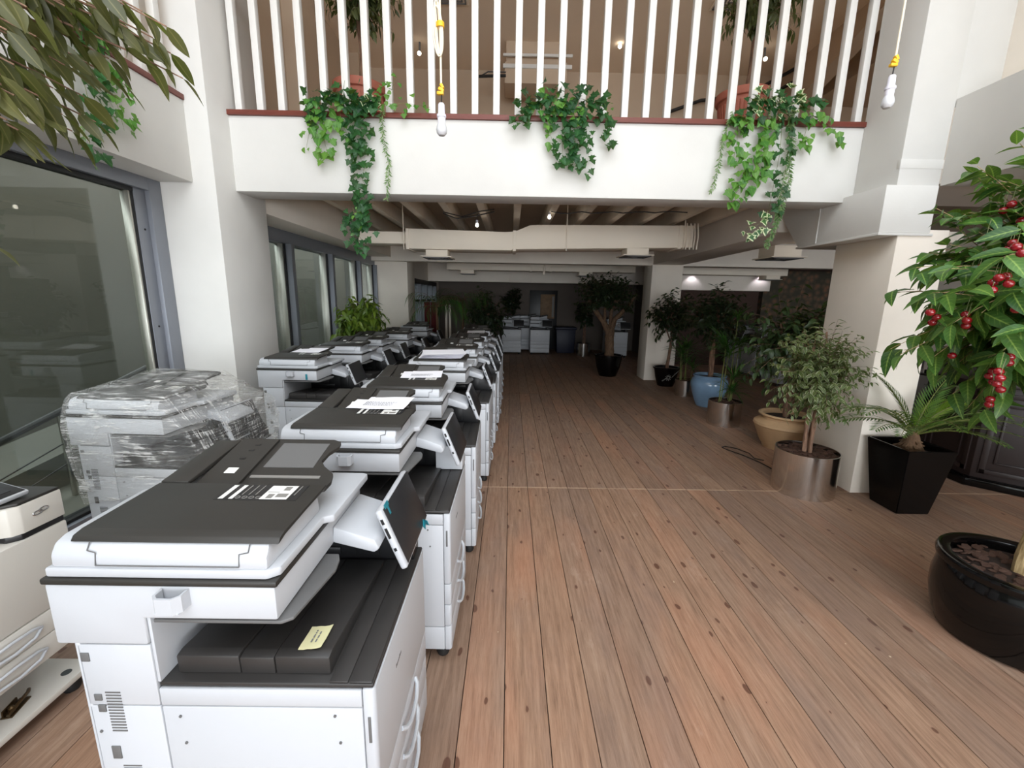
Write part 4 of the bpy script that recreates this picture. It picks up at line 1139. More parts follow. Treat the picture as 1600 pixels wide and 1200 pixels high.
t = thing('potted_ficus', 'dark ficus in the black pot painted with a white daisy, before the far column', 'potted plant', (3.50, 9.36, 0), 0, G_)
p_ = pot(t, [(0, 0), (0.17, 0.0), (0.18, 0.015), (0.235, 0.20), (0.265, 0.36), (0.272, 0.385), (0.29, 0.39), (0.295, 0.42), (0.28, 0.425), (0.255, 0.415), (0.25, 0.36)], 'gloss_black', 0.385, 0.25, seg=40)
m = M()
for k in range(9):
    a = k * 2 * math.pi / 9
    m.obox(Matrix.Translation((-0.04 + 0.045 * math.cos(a), -0.258, 0.22 + 0.045 * math.sin(a))) @ Matrix.Rotation(-a, 4, 'Y'), 0.045, 0.014, 0.013)
for k in range(6): m.obox(Matrix.Translation((0.055 + 0.022 * k, -0.252 + 0.004 * k, 0.245 + 0.022 * k)) @ Matrix.Rotation(-0.8, 4, 'Y'), 0.028, 0.014, 0.012)
for k in range(5): m.obox(Matrix.Translation((-0.10 - 0.012 * k, -0.244 + 0.01 * k, 0.19 - 0.012 * k)) @ Matrix.Rotation(0.5, 4, 'Y'), 0.024, 0.014, 0.010)
m.build('painted_daisy', 'label_grey', p_)
trunk(t, [([(0.0, 0, 0.33), (0.03, 0, 0.7), (0.06, 0.0, 1.05), (0.02, 0, 1.4)], 0.038, 0.028), ([(0.03, 0, 1.0), (-0.15, 0, 1.4), (-0.25, 0, 1.7)], 0.018, 0.008)], 'bark_grey')
crown(t, random.Random(51), (0.02, 0, 1.53), (0.55, 0.5, 0.62), (0, 0, 1.35), 150, 9, [tuple([p[0] * 1.4, p[1], p[2]]) for p in FIC], 'leaf_dark', 0, (0.8, 1.25), 0.6, 0.004, shell=0.35, reach=0.7)
# --- big tree with forked trunk in the middle of the room
t = thing('potted_tree', 'wide crowned tree with thick forked trunk in a plain black pot', 'potted tree', (2.46, 10.52, 0))
pot(t, [(0, 0), (0.21, 0.0), (0.22, 0.02), (0.29, 0.22), (0.325, 0.42), (0.33, 0.49), (0.345, 0.495), (0.345, 0.525), (0.325, 0.53), (0.30, 0.52), (0.295, 0.45)], 'gloss_black', 0.49, 0.30, seg=40)
trunk(t, [([(0.02, 0, 0.42), (0.0, 0, 0.8), (0.0, 0.0, 1.15)], 0.125, 0.105), ([(0.0, 0, 1.0), (-0.18, 0, 1.35), (-0.42, 0.05, 1.65), (-0.6, 0.1, 1.95)], 0.085, 0.03), ([(0.0, 0, 1.05), (0.1, 0, 1.4), (0.38, -0.05, 1.7), (0.55, -0.1, 2.0)], 0.075, 0.028), ([(0, 0, 1.1), (0.02, 0.1, 1.5), (0.1, 0.2, 2.0)], 0.06, 0.022), ([(-0.15, 0, 1.3), (-0.2, -0.2, 1.7), (-0.1, -0.3, 2.0)], 0.04, 0.015)], 'bark_tan', seg=12)
crown(t, random.Random(61), (-0.17, -0.05, 1.98), (0.83, 0.8, 0.66), (0, 0, 1.75), 260, 11, [tuple([p[0] * 1.2, p[1] , p[2]]) for p in FIC], 'leaf_dark', 0, (0.8, 1.25), 0.45, 0.006, 'bark_tan', shell=0.4, reach=0.6, bottom=-0.75)
# --- plants in the dark end of the room
G2 = 'plants in the dark end of the room'
t = thing('potted_ficus', 'thin dark ficus in a small shiny pot at the back wall', 'potted plant', (2.48, 14.3, 0), 0, G2)
pot(t, [(r_ * 0.9, z * 1.05) for r_, z in SIL], 'brushed_steel', 0.38, 0.22, seg=24)
trunk(t, [([(0.03, 0, 0.35), (0.03, 0, 0.8), (0.0, 0, 1.3)], 0.022, 0.014), ([(-0.03, 0, 0.35), (-0.02, 0, 0.8), (-0.05, 0, 1.3)], 0.022, 0.014)], 'bark_grey')
crown(t, random.Random(71), (0, 0, 1.4), (0.42, 0.4, 0.55), (0, 0, 1.2), 90, 9, [tuple([p[0] * 1.5, p[1], p[2]]) for p in FIC], 'leaf_dark', 0, (0.8, 1.2), 0.5, 0.004, shell=0.3)
t = thing('potted_bush', 'big black looking bush behind the right row of copiers', 'potted plant', (-0.72, 12.4, 0), 0, G2)
pot(t, [(0, 0), (0.22, 0), (0.30, 0.4), (0.31, 0.43), (0.28, 0.43), (0.27, 0.36)], 'matt_black_pot', 0.37, 0.27, seg=24)
trunk(t, [([(0, 0, 0.34), (0.03, 0, 0.9), (0, 0, 1.5)], 0.04, 0.02)], 'bark_grey')
crown(t, random.Random(81), (0, 0, 1.35), (0.74, 0.6, 0.9), (0, 0, 1.2), 230, 9, [tuple([p[0] * 1.7, p[1], p[2]]) for p in FIC], 'leaf_dark', 0, (0.8, 1.2), 0.5, 0.005, shell=0.3, reach=0.7)
t = thing('potted_ficus', 'round topped dark ficus left of the doorway at the back wall', 'potted plant', (0.03, 15.54, 0), 0, G2)
pot(t, [(0, 0), (0.22, 0), (0.26, 0.4), (0.27, 0.43), (0.24, 0.43), (0.235, 0.36)], 'matt_black_pot', 0.37, 0.23, seg=24)
trunk(t, [([(0, 0, 0.34), (0.03, 0, 0.9), (0, 0, 1.6)], 0.03, 0.02)], 'bark_grey')
crown(t, random.Random(82), (0.02, -0.08, 1.78), (0.46, 0.3, 0.5), (0, 0, 1.5), 110, 9, [tuple([p[0] * 1.5, p[1], p[2]]) for p in FIC], 'leaf_dark', 0, (0.8, 1.2), 0.5, 0.004, shell=0.3)
PAL = leaf_np(0.5, 0.022, 5, 0.6, 0.15, 0.7)
for x, y, h, lab, sd in ((-1.72, 10.05, 1.62, 'arching green palm behind the last copiers of the left row', 91), (-1.25, 11.2, 1.75, 'dark palm just left of the big black bush', 92)):
    t = thing('potted_palm', lab, 'potted plant', (x, y, 0), 0, G2); r = random.Random(sd)
    pot(t, [(0, 0), (0.2, 0), (0.24, 0.35), (0.25, 0.38), (0.22, 0.38), (0.215, 0.3)], 'matt_black_pot', 0.32, 0.21, seg=24)
    m = M(); m.tube([(0, 0, 0.3), (0.02, 0, 0.9), (0, 0, h)], 0.03, 0.02, seg=8, wob=0.3); fr = []
    for k in range(17):
        a = r.uniform(0, 6.283); lift = r.uniform(0.3, 1.2); L = r.uniform(0.55, 0.85); P = [Vector((0, 0, h))]
        for i in range(10):
            an = lift - 1.5 * (i / 9) ** 1.2; P.append(P[-1] + Vector((math.cos(a) * math.cos(an), math.sin(a) * math.cos(an), math.sin(an))) * L / 10)
        m.tube(P, 0.006, 0.002, seg=4)
        for i in range(3, 11):
            d = (P[i] - P[i - 1]).normalized(); sd_ = d.cross(Vector((0, 0, 1))).normalized()
            for sg in (-1, 1): fr.append(frame(P[i], d * 0.8 + sd_ * sg * 0.8 + Vector((0, 0, -0.1)), Vector((0, 0, 1)), 0, r.uniform(0.45, 0.7)))
    m.build('trunk', 'palm_bark', t); foliage(t, fr, [PAL], 'palm_green', 0, 'blade', 'blades')
# --- leafy shrub among the left row of copiers
t = thing('potted_shrub', 'bushy bright green shrub by the windows behind the left row of copiers', 'potted plant', (-2.55, 7.25, 0))
pot(t, [(0, 0), (0.2, 0), (0.25, 0.4), (0.26, 0.43), (0.23, 0.43), (0.22, 0.36)], 'terracotta', 0.37, 0.22, seg=24)
trunk(t, [([(0, 0, 0.34), (0.02, 0, 0.8), (0, 0, 1.3)], 0.03, 0.015)], 'bark_grey')
crown(t, random.Random(95), (0.05, 0, 1.36), (0.46, 0.45, 0.60), (0, 0, 1.1), 150, 8, [leaf_np(0.15, 0.055, 5, 0.75, 0.3, d) for d in (0.4, 0.7)], 'leaf_shrub', 300, (0.7, 1.15), 0.7, 0.004, shell=0.45, reach=0.55, bottom=-0.7)

# --- ficus branches reaching into the picture at top left
t = thing('potted_ficus_tree', 'olive leaved ficus whose branches hang in at the top left', 'potted tree', (-1.95, 0.62, 0))
pot(t, [(0, 0), (0.22, 0), (0.28, 0.42), (0.29, 0.45), (0.26, 0.45), (0.25, 0.38)], 'matt_black_pot', 0.39, 0.25, seg=32)
trunk(t, [([(0, 0, 0.36), (0.03, 0.02, 1.2), (0.02, 0.05, 2.3), (0.1, 0.1, 2.9)], 0.04, 0.02)], 'bark_grey')
rf = random.Random(17); tw = M(); fr = []
bro = t.matrix_basis.translation
ends = [(p, p[2] + 0.2) for p in [(-0.9, 1.3, 2.43), (-0.91, 1.28, 2.48), (-0.93, 1.25, 2.5), (-0.87, 1.22, 2.51), (-0.91, 1.2, 2.53), (-1.07, 1.3, 2.42), (-1.11, 1.25, 2.3), (-1.13, 1.2, 2.26), (-1.1, 1.15, 2.28), (-1.1, 1.1, 2.3), (-1.14, 1.08, 2.22), (-1.15, 1.12, 2.22), (-1.13, 1.05, 2.23), (-1.13, 1.25, 2.36), (-1.12, 1.2, 2.41), (-1.08, 1.1, 2.42), (-1.09, 1.05, 2.34), (-1.04, 1.2, 2.5), (-1.05, 1.15, 2.51), (-1.04, 1.05, 2.45), (-1.05, 1.25, 2.45), (-1.04, 1.0, 2.38), (-1.14, 1.18, 2.35), (-0.99, 1.25, 2.52), (-1.05, 1.0, 2.26), (-1.05, 0.98, 2.29), (-1.02, 1.22, 2.54), (-1.18, 1.3, 2.49), (-1.25, 1.28, 2.45), (-1.22, 1.2, 2.38)]]
for (ex, ey, ez), hz in ends:
    e = Vector((ex, ey, ez)) - bro; s = Vector((0.05, 0.08, rf.uniform(2.2, 2.6))); mid = s.lerp(e, 0.55); mid.z = hz
    P = [s.lerp(mid, i / 10).lerp(mid.lerp(e, i / 10), i / 10) for i in range(11)]
    tw.tube(P, 0.007, 0.0018, seg=5)
    for j in range(15):
        f = 10 - j * 0.36; i = min(9, int(f)); q = P[i].lerp(P[i + 1], f - i); tan = (P[i + 1] - P[i]).normalized()
        side = tan.cross(Vector((0, 0, 1))).normalized() * (1 if j % 2 else -1)
        d = tan * rf.uniform(0.5, 1.0) + side * rf.uniform(0.2, 0.8) + Vector((0, 0, -rf.uniform(0.3, 1.1))) + rnd_dir(rf) * 0.2
        fr.append(frame(q, d, Vector((0, 0, 1)) + rnd_dir(rf) * 0.7, rf.uniform(-0.7, 0.7), rf.uniform(0.75, 1.05)))
# low sprig at the left edge
P = [Vector((0.05, 0.08, 1.9)), Vector((0.3, 0.35, 2.06)), Vector((0.52, 0.60, 1.98))]; tw.tube(P, 0.006, 0.002, seg=5)
for j, (px_, dz) in enumerate((((0.46, 0.56, 2.0), -0.2), ((0.52, 0.60, 1.98), -0.5), ((0.42, 0.52, 2.0), -0.9), ((0.44, 0.54, 1.99), 0.1))):
    fr.append(frame(px_, Vector((0.8, 0.35, dz)), Vector((0, -0.3, 1)) + rnd_dir(rf) * 0.4, 0, 0.9))
stuff(tw.build('twigs', 'bark_grey', t)); foliage(t, fr, FICB, 'leaf_big_ficus', 300)

# ------------------------------------------------------------------ ivy on the balcony edges
def ivy(name, label, loc, vines, facing, seed, group='ivy bunches hanging over the balcony edges'):
    """vines: list of (points local, leaf kind, number, size)"""
    t = thing(name, label, 'hanging plant', loc, 0, group); r = random.Random(seed); st = M(); byk = {}
    fx = Vector(facing)
    for pts, kind, n, size in vines:
        if kind != 'sprig_green': n = int(n * (2.2 if n >= 16 else 1.6))
        P = [Vector(p) for p in pts]; st.tube([P[0].lerp(P[0], 0)] + P[1:], 0.0022, 0.0012, seg=4, cap=False)
        Ln = [(b - a).length for a, b in zip(P, P[1:])]; tot = sum(Ln)
        for k in range(n):
            s = (k + r.random()) / n * tot; i = 0
            while i < len(Ln) - 1 and s > Ln[i]: s -= Ln[i]; i += 1
            q = P[i].lerp(P[i + 1], s / Ln[i]); tan = (P[i + 1] - P[i]).normalized(); side = tan.cross(fx).normalized()
            if kind == 'sprig_green':
                d = tan * 0.6 + side * r.uniform(-1, 1) + fx * r.uniform(0.1, 0.9)
                byk.setdefault(kind, []).append(frame(q, d, fx + rnd_dir(r) * 0.6, 0, size * r.uniform(0.7, 1.2)))
            else:
                d = Vector((0, 0, -0.8)) + side * r.uniform(-1, 1) * 0.9 + fx * r.uniform(0.2, 0.7) + tan * 0.2
                off = side * r.uniform(-1, 1) * (0.10 if n >= 24 else 0.05) + fx * r.uniform(0.0, 0.06) + Vector((0, 0, r.uniform(-0.04, 0.04)))
                byk.setdefault(kind, []).append(frame(q + off, d, fx + Vector((0, 0, 0.5)) + rnd_dir(r) * 0.5, r.uniform(-0.4, 0.4), size * r.uniform(0.7, 1.2)))
    stuff(st.build('stems', 'frond_stem', t))
    for kind, f in byk.items():
        if kind == 'sprig_green': foliage(t, f, NEE, kind, 0, 'leaflet', 'leaflets')
        else: foliage(t, f, IVR + IVY[:1] if kind == 'ivy_bright' else IVY, kind, 300)
    return t


def clump(r, w, h, d):
    return [(r.uniform(-w, w), r.uniform(-d, 0), r.uniform(-0.02, h)) for _ in range(3)]


rv = random.Random(77)
F = (0, -1, 0); y0 = -0.03
# left bunch: one long dark trail, bright side vines and a thin sprig
ivy('hanging_ivy', 'long dark ivy trail reaching below the beam, left bunch on the front balcony', (-1.50, 4.43, 3.56), [
    ([(0.0, 0.05, 0.05), (0.05, y0, 0.06), (0.06, y0, -0.14), (0.02, y0, -0.34), (0.08, y0, -0.50)], 'ivy_dark', 34, 1.2),
    ([(0.08, y0, -0.50), (0.06, y0 - 0.01, -0.62), (0.10, y0, -0.68)], 'ivy_dark', 4, 1.0),
    ([(0.10, y0, -0.66), (0.03, y0, -0.82), (0.10, y0, -0.94), (0.06, y0, -1.06)], 'ivy_dark', 22, 1.15),
    ([(-0.05, y0, -0.86), (-0.02, y0, -0.98), (-0.04, y0, -1.08), (0.04, y0, -1.18), (0.10, y0, -1.24)], 'ivy_dark', 16, 1.0),
    ([(0.0, y0, -0.84), (0.01, y0, -0.96), (0.0, y0, -1.1)], 'ivy_bright', 9, 0.7),
    ([(-0.45, 0.02, 0.0), (-0.28, y0, 0.05), (-0.1, y0, 0.07), (0.1, y0, 0.06), (0.25, y0, 0.03)], 'ivy_dark', 34, 1.3),
    ([(-0.1, 0.0, 0.05), (-0.08, y0, 0.16), (-0.06, y0, 0.24)], 'ivy_dark', 4, 1.2),
    ([(-0.3, y0, 0.1), (-0.30, y0, -0.08), (-0.28, y0, -0.3), (-0.25, y0, -0.40)], 'ivy_bright', 20, 1.1),
    ([(-0.35, y0, 0.06), (-0.42, y0, -0.2), (-0.46, y0, -0.34)], 'ivy_bright', 7, 0.7),
    ([(-0.12, y0, 0.1), (-0.12, y0, -0.1), (-0.05, y0, -0.24)], 'ivy_bright', 12, 1.0),
    ([(0.12, y0, 0.1), (0.2, y0, 0.05), (0.22, y0, 0.0)], 'ivy_variegated', 8, 1.0),
    ([(0.2, y0, 0.08), (0.36, y0, 0.16), (0.42, y0, 0.28)], 'ivy_bright', 9, 0.8),
    ([(0.25, y0, 0.05), (0.5, y0, 0.06), (0.72, y0, 0.03)], 'ivy_bright', 10, 0.8),
    ([(0.28, y0, 0.05), (0.27, y0, -0.2), (0.32, y0, -0.5), (0.28, y0, -0.78)], 'sprig_green', 150, 1.0)], F, 1)
ivy('hanging_ivy', 'compact dark ivy bunch at the middle of the front balcony', (0.46, 4.43, 3.56), [
    ([(-0.42, 0.0, 0.02), (-0.2, y0, 0.12), (0.0, y0, 0.14), (0.22, y0, 0.12), (0.36, y0, 0.05)], 'ivy_dark', 44, 1.2),
    ([(-0.38, y0, 0.05), (-0.42, y0, -0.06), (-0.44, y0, -0.12)], 'ivy_dark', 6, 1.0),
    ([(-0.3, y0, 0.1), (-0.1, y0, 0.06), (0.1, y0, 0.06), (0.2, y0, 0.0)], 'ivy_bright', 16, 1.0),
    ([(0.0, y0, 0.08), (0.0, y0, -0.2), (0.02, y0, -0.46)], 'ivy_dark', 18, 1.1),
    ([(0.1, y0, 0.08), (0.12, y0, -0.2), (0.18, y0, -0.5)], 'ivy_dark', 20, 1.1),
    ([(0.2, y0, 0.0), (0.24, y0, -0.2), (0.26, y0, -0.36)], 'ivy_dark', 12, 1.0),
    ([(-0.12, y0, 0.05), (-0.12, y0, -0.16), (-0.08, y0, -0.26)], 'ivy_bright', 9, 0.9),
    ([(0.3, y0, 0.06), (0.44, y0, -0.04), (0.42, y0, -0.16), (0.48, y0, -0.26)], 'ivy_dark', 12, 1.1),
    ([(0.35, y0, 0.06), (0.46, y0, 0.1)], 'ivy_bright', 4, 0.6)], F, 2)
ivy('hanging_ivy', 'mixed ivy with pale feathery trails and variegated tip, right bunch on the front balcony', (2.40, 4.43, 3.56), [
    ([(-0.36, 0.0, 0.02), (-0.15, y0, 0.10), (0.05, y0, 0.12), (0.3, y0, 0.12), (0.42, y0, 0.06)], 'ivy_dark', 30, 1.2),
    ([(-0.2, y0, 0.12), (0.0, y0, 0.16), (0.25, y0, 0.15)], 'ivy_variegated', 18, 1.0),
    ([(-0.35, y0, 0.05), (-0.42, y0, -0.2), (-0.44, y0, -0.5), (-0.48, y0, -0.66)], 'sprig_green', 130, 1.0),
    ([(-0.3, y0, 0.02), (-0.28, y0, -0.2), (-0.3, y0, -0.40)], 'ivy_bright', 16, 1.1),
    ([(-0.02, y0, 0.05), (-0.02, y0, -0.2), (-0.08, y0, -0.45), (-0.2, y0, -0.62), (-0.3, y0, -0.74)], 'ivy_bright', 36, 1.25),
    ([(0.12, y0, 0.06), (0.14, y0, -0.3), (0.12, y0, -0.6), (0.10, y0, -0.84)], 'ivy_dark', 24, 1.0),
    ([(0.18, y0, 0.08), (0.24, y0, -0.2), (0.26, y0, -0.6), (0.22, y0, -0.84), (0.16, y0, -1.05), (0.12, y0, -1.16)], 'sprig_green', 330, 1.05),
    ([(0.2, y0, 0.06), (0.22, y0, -0.3), (0.2, y0, -0.7), (0.18, y0, -0.95)], 'sprig_green', 150, 1.0),
    ([(0.1, y0, -0.82), (0.02, y0, -0.95), (-0.08, y0, -0.98), (-0.12, y0, -1.06)], 'ivy_variegated', 9, 1.0),
    ([(0.30, y0, 0.05), (0.36, y0, -0.1), (0.33, y0, -0.28)], 'ivy_bright', 10, 1.0),
    ([(0.4, y0, 0.08), (0.56, y0, -0.04), (0.66, y0, -0.12), (0.70, y0, -0.22)], 'ivy_bright', 10, 1.0)], F, 3)
FL = (1, 0, 0); x0 = 0.03
ivy('hanging_ivy', 'ivy trail over the left balcony edge, behind the olive ficus leaves', (-2.87, 3.30, 3.56), [
    ([(0.0, -0.4, 0.05), (x0, -0.1, 0.1), (x0, 0.1, 0.06)], 'ivy_bright', 16, 1.0),
    ([(x0, 0.0, 0.05), (x0, 0.02, -0.2), (x0, 0.1, -0.42), (x0, 0.12, -0.55)], 'ivy_bright', 20, 1.0),
    ([(x0, -0.1, 0.05), (x0, -0.15, -0.3), (x0, -0.12, -0.55), (x0, -0.2, -0.8)], 'ivy_dark', 20, 1.1),
    ([(x0, -0.12, 0.05), (x0, -0.05, -0.2), (x0, 0.0, -0.35)], 'ivy_dark', 12, 1.1),
    ([(x0, -0.2, -0.6), (x0, -0.22, -0.75), (x0, -0.16, -0.88)], 'sprig_green', 24, 1.0)], FL, 4)

# ------------------------------------------------------------------ trees upstairs
for x, lab, sd, dx in ((-1.62, 'fig tree in a terracotta pot upstairs behind the balusters, left one', 101, 0.0), (2.42, 'fig tree in a terracotta pot upstairs behind the balusters, right one', 102, 0.02)):
    t = thing('potted_fig_tree', lab, 'potted tree', (x, 5.0, 3.542), 0, 'fig trees upstairs'); r = random.Random(sd)
    p_ = pot(t, [(0, 0), (0.175, 0.0), (0.185, 0.02), (0.235, 0.38), (0.262, 0.385), (0.27, 0.40), (0.27, 0.455), (0.258, 0.46), (0.24, 0.45), (0.235, 0.38)], 'terracotta', 0.42, 0.24, seg=40)
    m = M()
    for k in range(36):
        a = k * math.pi / 18; m.tube([(0.193 * math.cos(a), 0.193 * math.sin(a), 0.06), (0.233 * math.cos(a), 0.233 * math.sin(a), 0.34)], 0.007, seg=4)
    stuff(m.build('ribs', 'terracotta', p_))
    trunk(t, [([(0.02, 0, 0.4), (0.05 + dx, 0, 0.75), (0.02 + 2 * dx, 0, 1.15), (0.08, 0, 1.5)], 0.035, 0.028), ([(0.05, 0.0, 0.4), (0.06, 0.02, 0.7), (0.05, 0, 1.1)], 0.028, 0.022)], 'bark_grey', seg=12)
    crown(t, r, (0.08, -0.05, 1.36), (0.50, 0.40, 0.50), (0.05, 0, 1.15), 120, 8, UPL, 'leaf_upstairs', 300, (0.8, 1.2), 0.7, 0.004, shell=0.35, reach=0.75, dang=0.35)

# ------------------------------------------------------------------ ducts, grilles, lamps
def diffuser(label, x, y, z, w=0.34, h=0.10, fl=0.48):
    t = thing('air_diffuser', label, 'air vent', (x, y, z), 0, 'square air diffusers')
    M().box(-w / 2, w / 2, -w / 2, w / 2, 0.012, h + 0.012, 0.003).build('neck', 'duct_paint', t)
    M().box(-fl / 2, fl / 2, -fl / 2, fl / 2, 0.0, 0.014, 0.003).build('flange', 'duct_paint', t)
    for k in range(4):
        s = fl / 2 - 0.035 - k * 0.05
        m = M()
        for a, b, c_, d in ((-s, s, -s, -s + 0.018), (-s, s, s - 0.018, s), (-s, -s + 0.018, -s, s), (s - 0.018, s, -s, s)): m.box(a, b, c_, d, -0.012, 0.0)
        m.build('louvre', 'plastic_mid', t)


d1 = thing('air_duct', 'long cream air duct under the joists, with a step in its height', 'duct', (0, 7.0, 0))
M().prism([(-1.62, 2.60), (0.0, 2.60), (0.02, 2.62), (2.85, 2.69), (2.85, 3.02), (0.42, 2.99), (0.28, 2.98), (0.05, 2.885), (-0.1, 2.875), (-1.62, 2.90)], 'y', 0.0, 0.5, 0.004).build('main_duct', 'duct_paint', d1)
M().box(-2.42, -1.62, 0.06, 0.42, 2.68, 2.86, 0.004).build('branch_duct', 'duct_paint', d1)
for x in (-1.66, 0.02, 2.62): M().box(x, x + 0.05, -0.012, 0.51, 2.59 + max(0, x) * 0.03, 2.9 + max(0, x) * 0.045, 0.003).build('flange', 'duct_paint', d1)
for x in (-1.69, 0.86, 2.70): M().tube([(x, -0.02, 2.58 + max(0, x) * 0.03), (x, -0.02, 3.30)], 0.008, seg=6).build('hanger_rod', 'duct_paint', d1)
for x in (2.74, 2.80, 2.86, 2.91):
    M().tube([(x, -0.015, 2.66), (x + 0.01, -0.02, 2.85), (x - 0.01, -0.015, 3.05)], 0.012, seg=6).build('flexible_pipe', 'duct_paint', d1)
diffuser('square air diffuser below the left end of the long cream duct', -1.17, 7.1, 2.47)
diffuser('square air diffuser below the right part of the long cream duct', 1.98, 7.1, 2.548)
diffuser('square air diffuser hanging beside the near column', 4.0, 6.6, 2.505, 0.40, 0.16, 0.52)
d2 = thing('air_duct', 'second air duct, in the shade beyond the cross beam', 'duct', (0, 12.0, 0))
M().box(-1.75, 3.4, 0, 0.45, 2.60, 2.78, 0.004).build('main_duct', 'duct_paint', d2)
for x in (0.52, 1.05): M().box(x, x + 0.05, -0.012, 0.46, 2.585, 2.79, 0.003).build('flange', 'duct_paint', d2)
M().tube([(0.9, -0.02, 2.5), (0.9, -0.02, 3.3)], 0.03, seg=8).build('hanger_rod', 'duct_paint', d2)
d3 = thing('air_duct', 'air duct in front of the bulkhead with two downlights', 'duct', (5.0, 11.4, 0))
M().box(-0.9, 2.2, 0, 0.4, 2.55, 2.72, 0.004).build('main_duct', 'duct_paint', d3)
for x in (-0.5, 0.6, 1.7): M().tube([(x, 0.2, 2.72), (x, 0.2, 3.30)], 0.008, seg=6).build('hanger_rod', 'plastic_mid', d3)
diffuser('small air diffuser under the shaded duct, left of the black bush', -1.20, 12.2, 2.50, 0.36, 0.085, 0.44)
diffuser('small air diffuser under the shaded duct, above the forked tree', 2.05, 12.2, 2.50, 0.36, 0.085, 0.44)
diffuser('small air diffuser in front of the bulkhead with two downlights', 6.85, 11.6, 2.4535, 0.36, 0.085, 0.44)
d4 = thing('air_duct', 'sloping duct beside the near column leading back to the right', 'duct', (4.2, 6.0, 0))
M().box(-0.28, 1.9, 0.0, 0.42, 2.70, 2.84, 0.004).build('main_duct', 'duct_paint', d4)
M().box(-0.34, 0.9, -0.25, 0.0, 2.68, 2.71, 0.003).build('support_tray', 'duct_paint', d4)

cb = M()
cb.tube([(-1.0, 6.55, 3.07), (-0.72, 6.5, 3.00), (-0.45, 6.4, 3.06), (-0.25, 6.3, 3.07)], 0.008, seg=5)
cb.tube([(-1.0, 6.55, 3.05), (-0.8, 6.55, 2.98), (-0.5, 6.5, 3.02), (-0.25, 6.4, 3.06)], 0.008, seg=5)
tag(cb.build('lamp_cable', 'cable_black'), 'loose black cable beside the bare lit bulb under the joists', 'cable')
cb = M(); rr = random.Random(4)
cb.tube([(0.55 + k * 0.14, 6.35 - 0.02 * k, 3.065 - 0.03 * abs(math.sin(k * 1.1))) for k in range(14)], 0.008, seg=5)
tag(cb.build('lamp_cable', 'cable_black'), 'long black cable drooping along the joists above the duct', 'cable')
for x, y, z, lab in ((-0.52, 6.7, 2.90, 'bare lit bulb hanging under the joists beside the loose cable'), (0.54, 6.5, 3.0, 'small lit bulb tucked up under the joists')):
    t = thing('bare_bulb', lab, 'lamp', (x, y, z)); M().lathe([(0, -0.01), (0.02, 0.0), (0.024, 0.02), (0.016, 0.045), (0, 0.05)], 14).build('bulb', 'bulb_on', t)
    M().lathe([(0, 0.045), (0.018, 0.047), (0.018, 0.09), (0, 0.09)], 12).build('socket', 'lamp_plastic', t)
    M().tube([(0, 0, 0.09), (0, 0, 3.08 - z)], 0.004, seg=5).build('flex', 'cable_black', t)

# two pendant bulbs on long cords in front of the balcony
t = thing('pendant_bulb', 'unlit pendant bulb with coiled cream cord and yellow connector, left of centre', 'lamp', (-0.325, 2.12, 2.576))
PB = [(0, 0), (0.014, 0.003), (0.022, 0.012), (0.0245, 0.026), (0.021, 0.042), (0.016, 0.054), (0, 0.058)]


def pendant(t, L, sway):
    M().lathe(PB, 24).build('bulb', 'bulb_glass', t)
    M().lathe([(0, 0.05), (0.017, 0.052), (0.018, 0.075), (0.021, 0.078), (0.021, 0.088), (0.016, 0.09), (0.014, 0.13), (0.010, 0.135), (0, 0.135)], 24).build('socket', 'lamp_plastic', t)
    M().tube([(0, 0, 0.135), (0.002, 0, 0.17)], 0.003, seg=6).build('wire', 'cable_black', t)
    m = M()
    for k in range(3): m.obox(Matrix.Translation((0.004 * (k - 1), 0, 0.175 + 0.014 * k)) @ Matrix.Rotation(0.5 * k, 4, 'Y'), 0.03 - 0.004 * k, 0.018, 0.013, 0.003)
    m.build('connector', 'terminal_yellow', t)
    M().tube([(0, 0, 0.21), (-0.002 + sway * 0.2, 0, L * 0.5), (sway, 0, L)], 0.0048, seg=8).build('cord', 'cord_cream', t)


pendant(t, 3.3, -0.01)
m = M()
for k in range(4):
    w = 0.008 + 0.004 * k; b = 0.33 - 0.004 * k; tp = 0.545 - 0.012 * k
    m.tube([(-0.004 + w * math.sin(a) * (1 if k % 2 else 0.8) - 0.012 * (0.5 - 0.5 * math.cos(a)), -0.006 * (k % 2), (b + tp) / 2 - (tp - b) / 2 * math.cos(a)) for a in [i * math.pi / 12 for i in range(25)]], 0.0042, seg=6)
m.build('coiled_cord', 'cord_cream', t)
M().lathe([(0.016, 0.43), (0.018, 0.432), (0.018, 0.45), (0.016, 0.452)], 14).build('tape_band', 'terminal_yellow', t)
t = thing('pendant_bulb', 'unlit pendant bulb on a straight cream cord, before the upper column', 'lamp', (1.68, 2.12, 2.725)); pendant(t, 3.2, 0.02)
for x, y, z, lab in ((-1.60, 8.1, 5.86, 'small lit spotlight upstairs behind the cream cord'), (1.75, 8.05, 6.0, 'small lit spotlight upstairs right of the air unit'), (4.2, 8.05, 5.86, 'small lit spotlight upstairs right of the right fig tree')):
    t = thing('spotlight', lab, 'lamp', (x, y, z), 0, 'spotlights upstairs'); M().ball((0, 0, 0), 0.032, 2).build('bulb', 'bulb_on', t)
    M().tube([(0, 0.03, 0.03), (0, 0.05, 6.05 - z)], 0.016, seg=8).build('stem', 'plastic_mid', t)

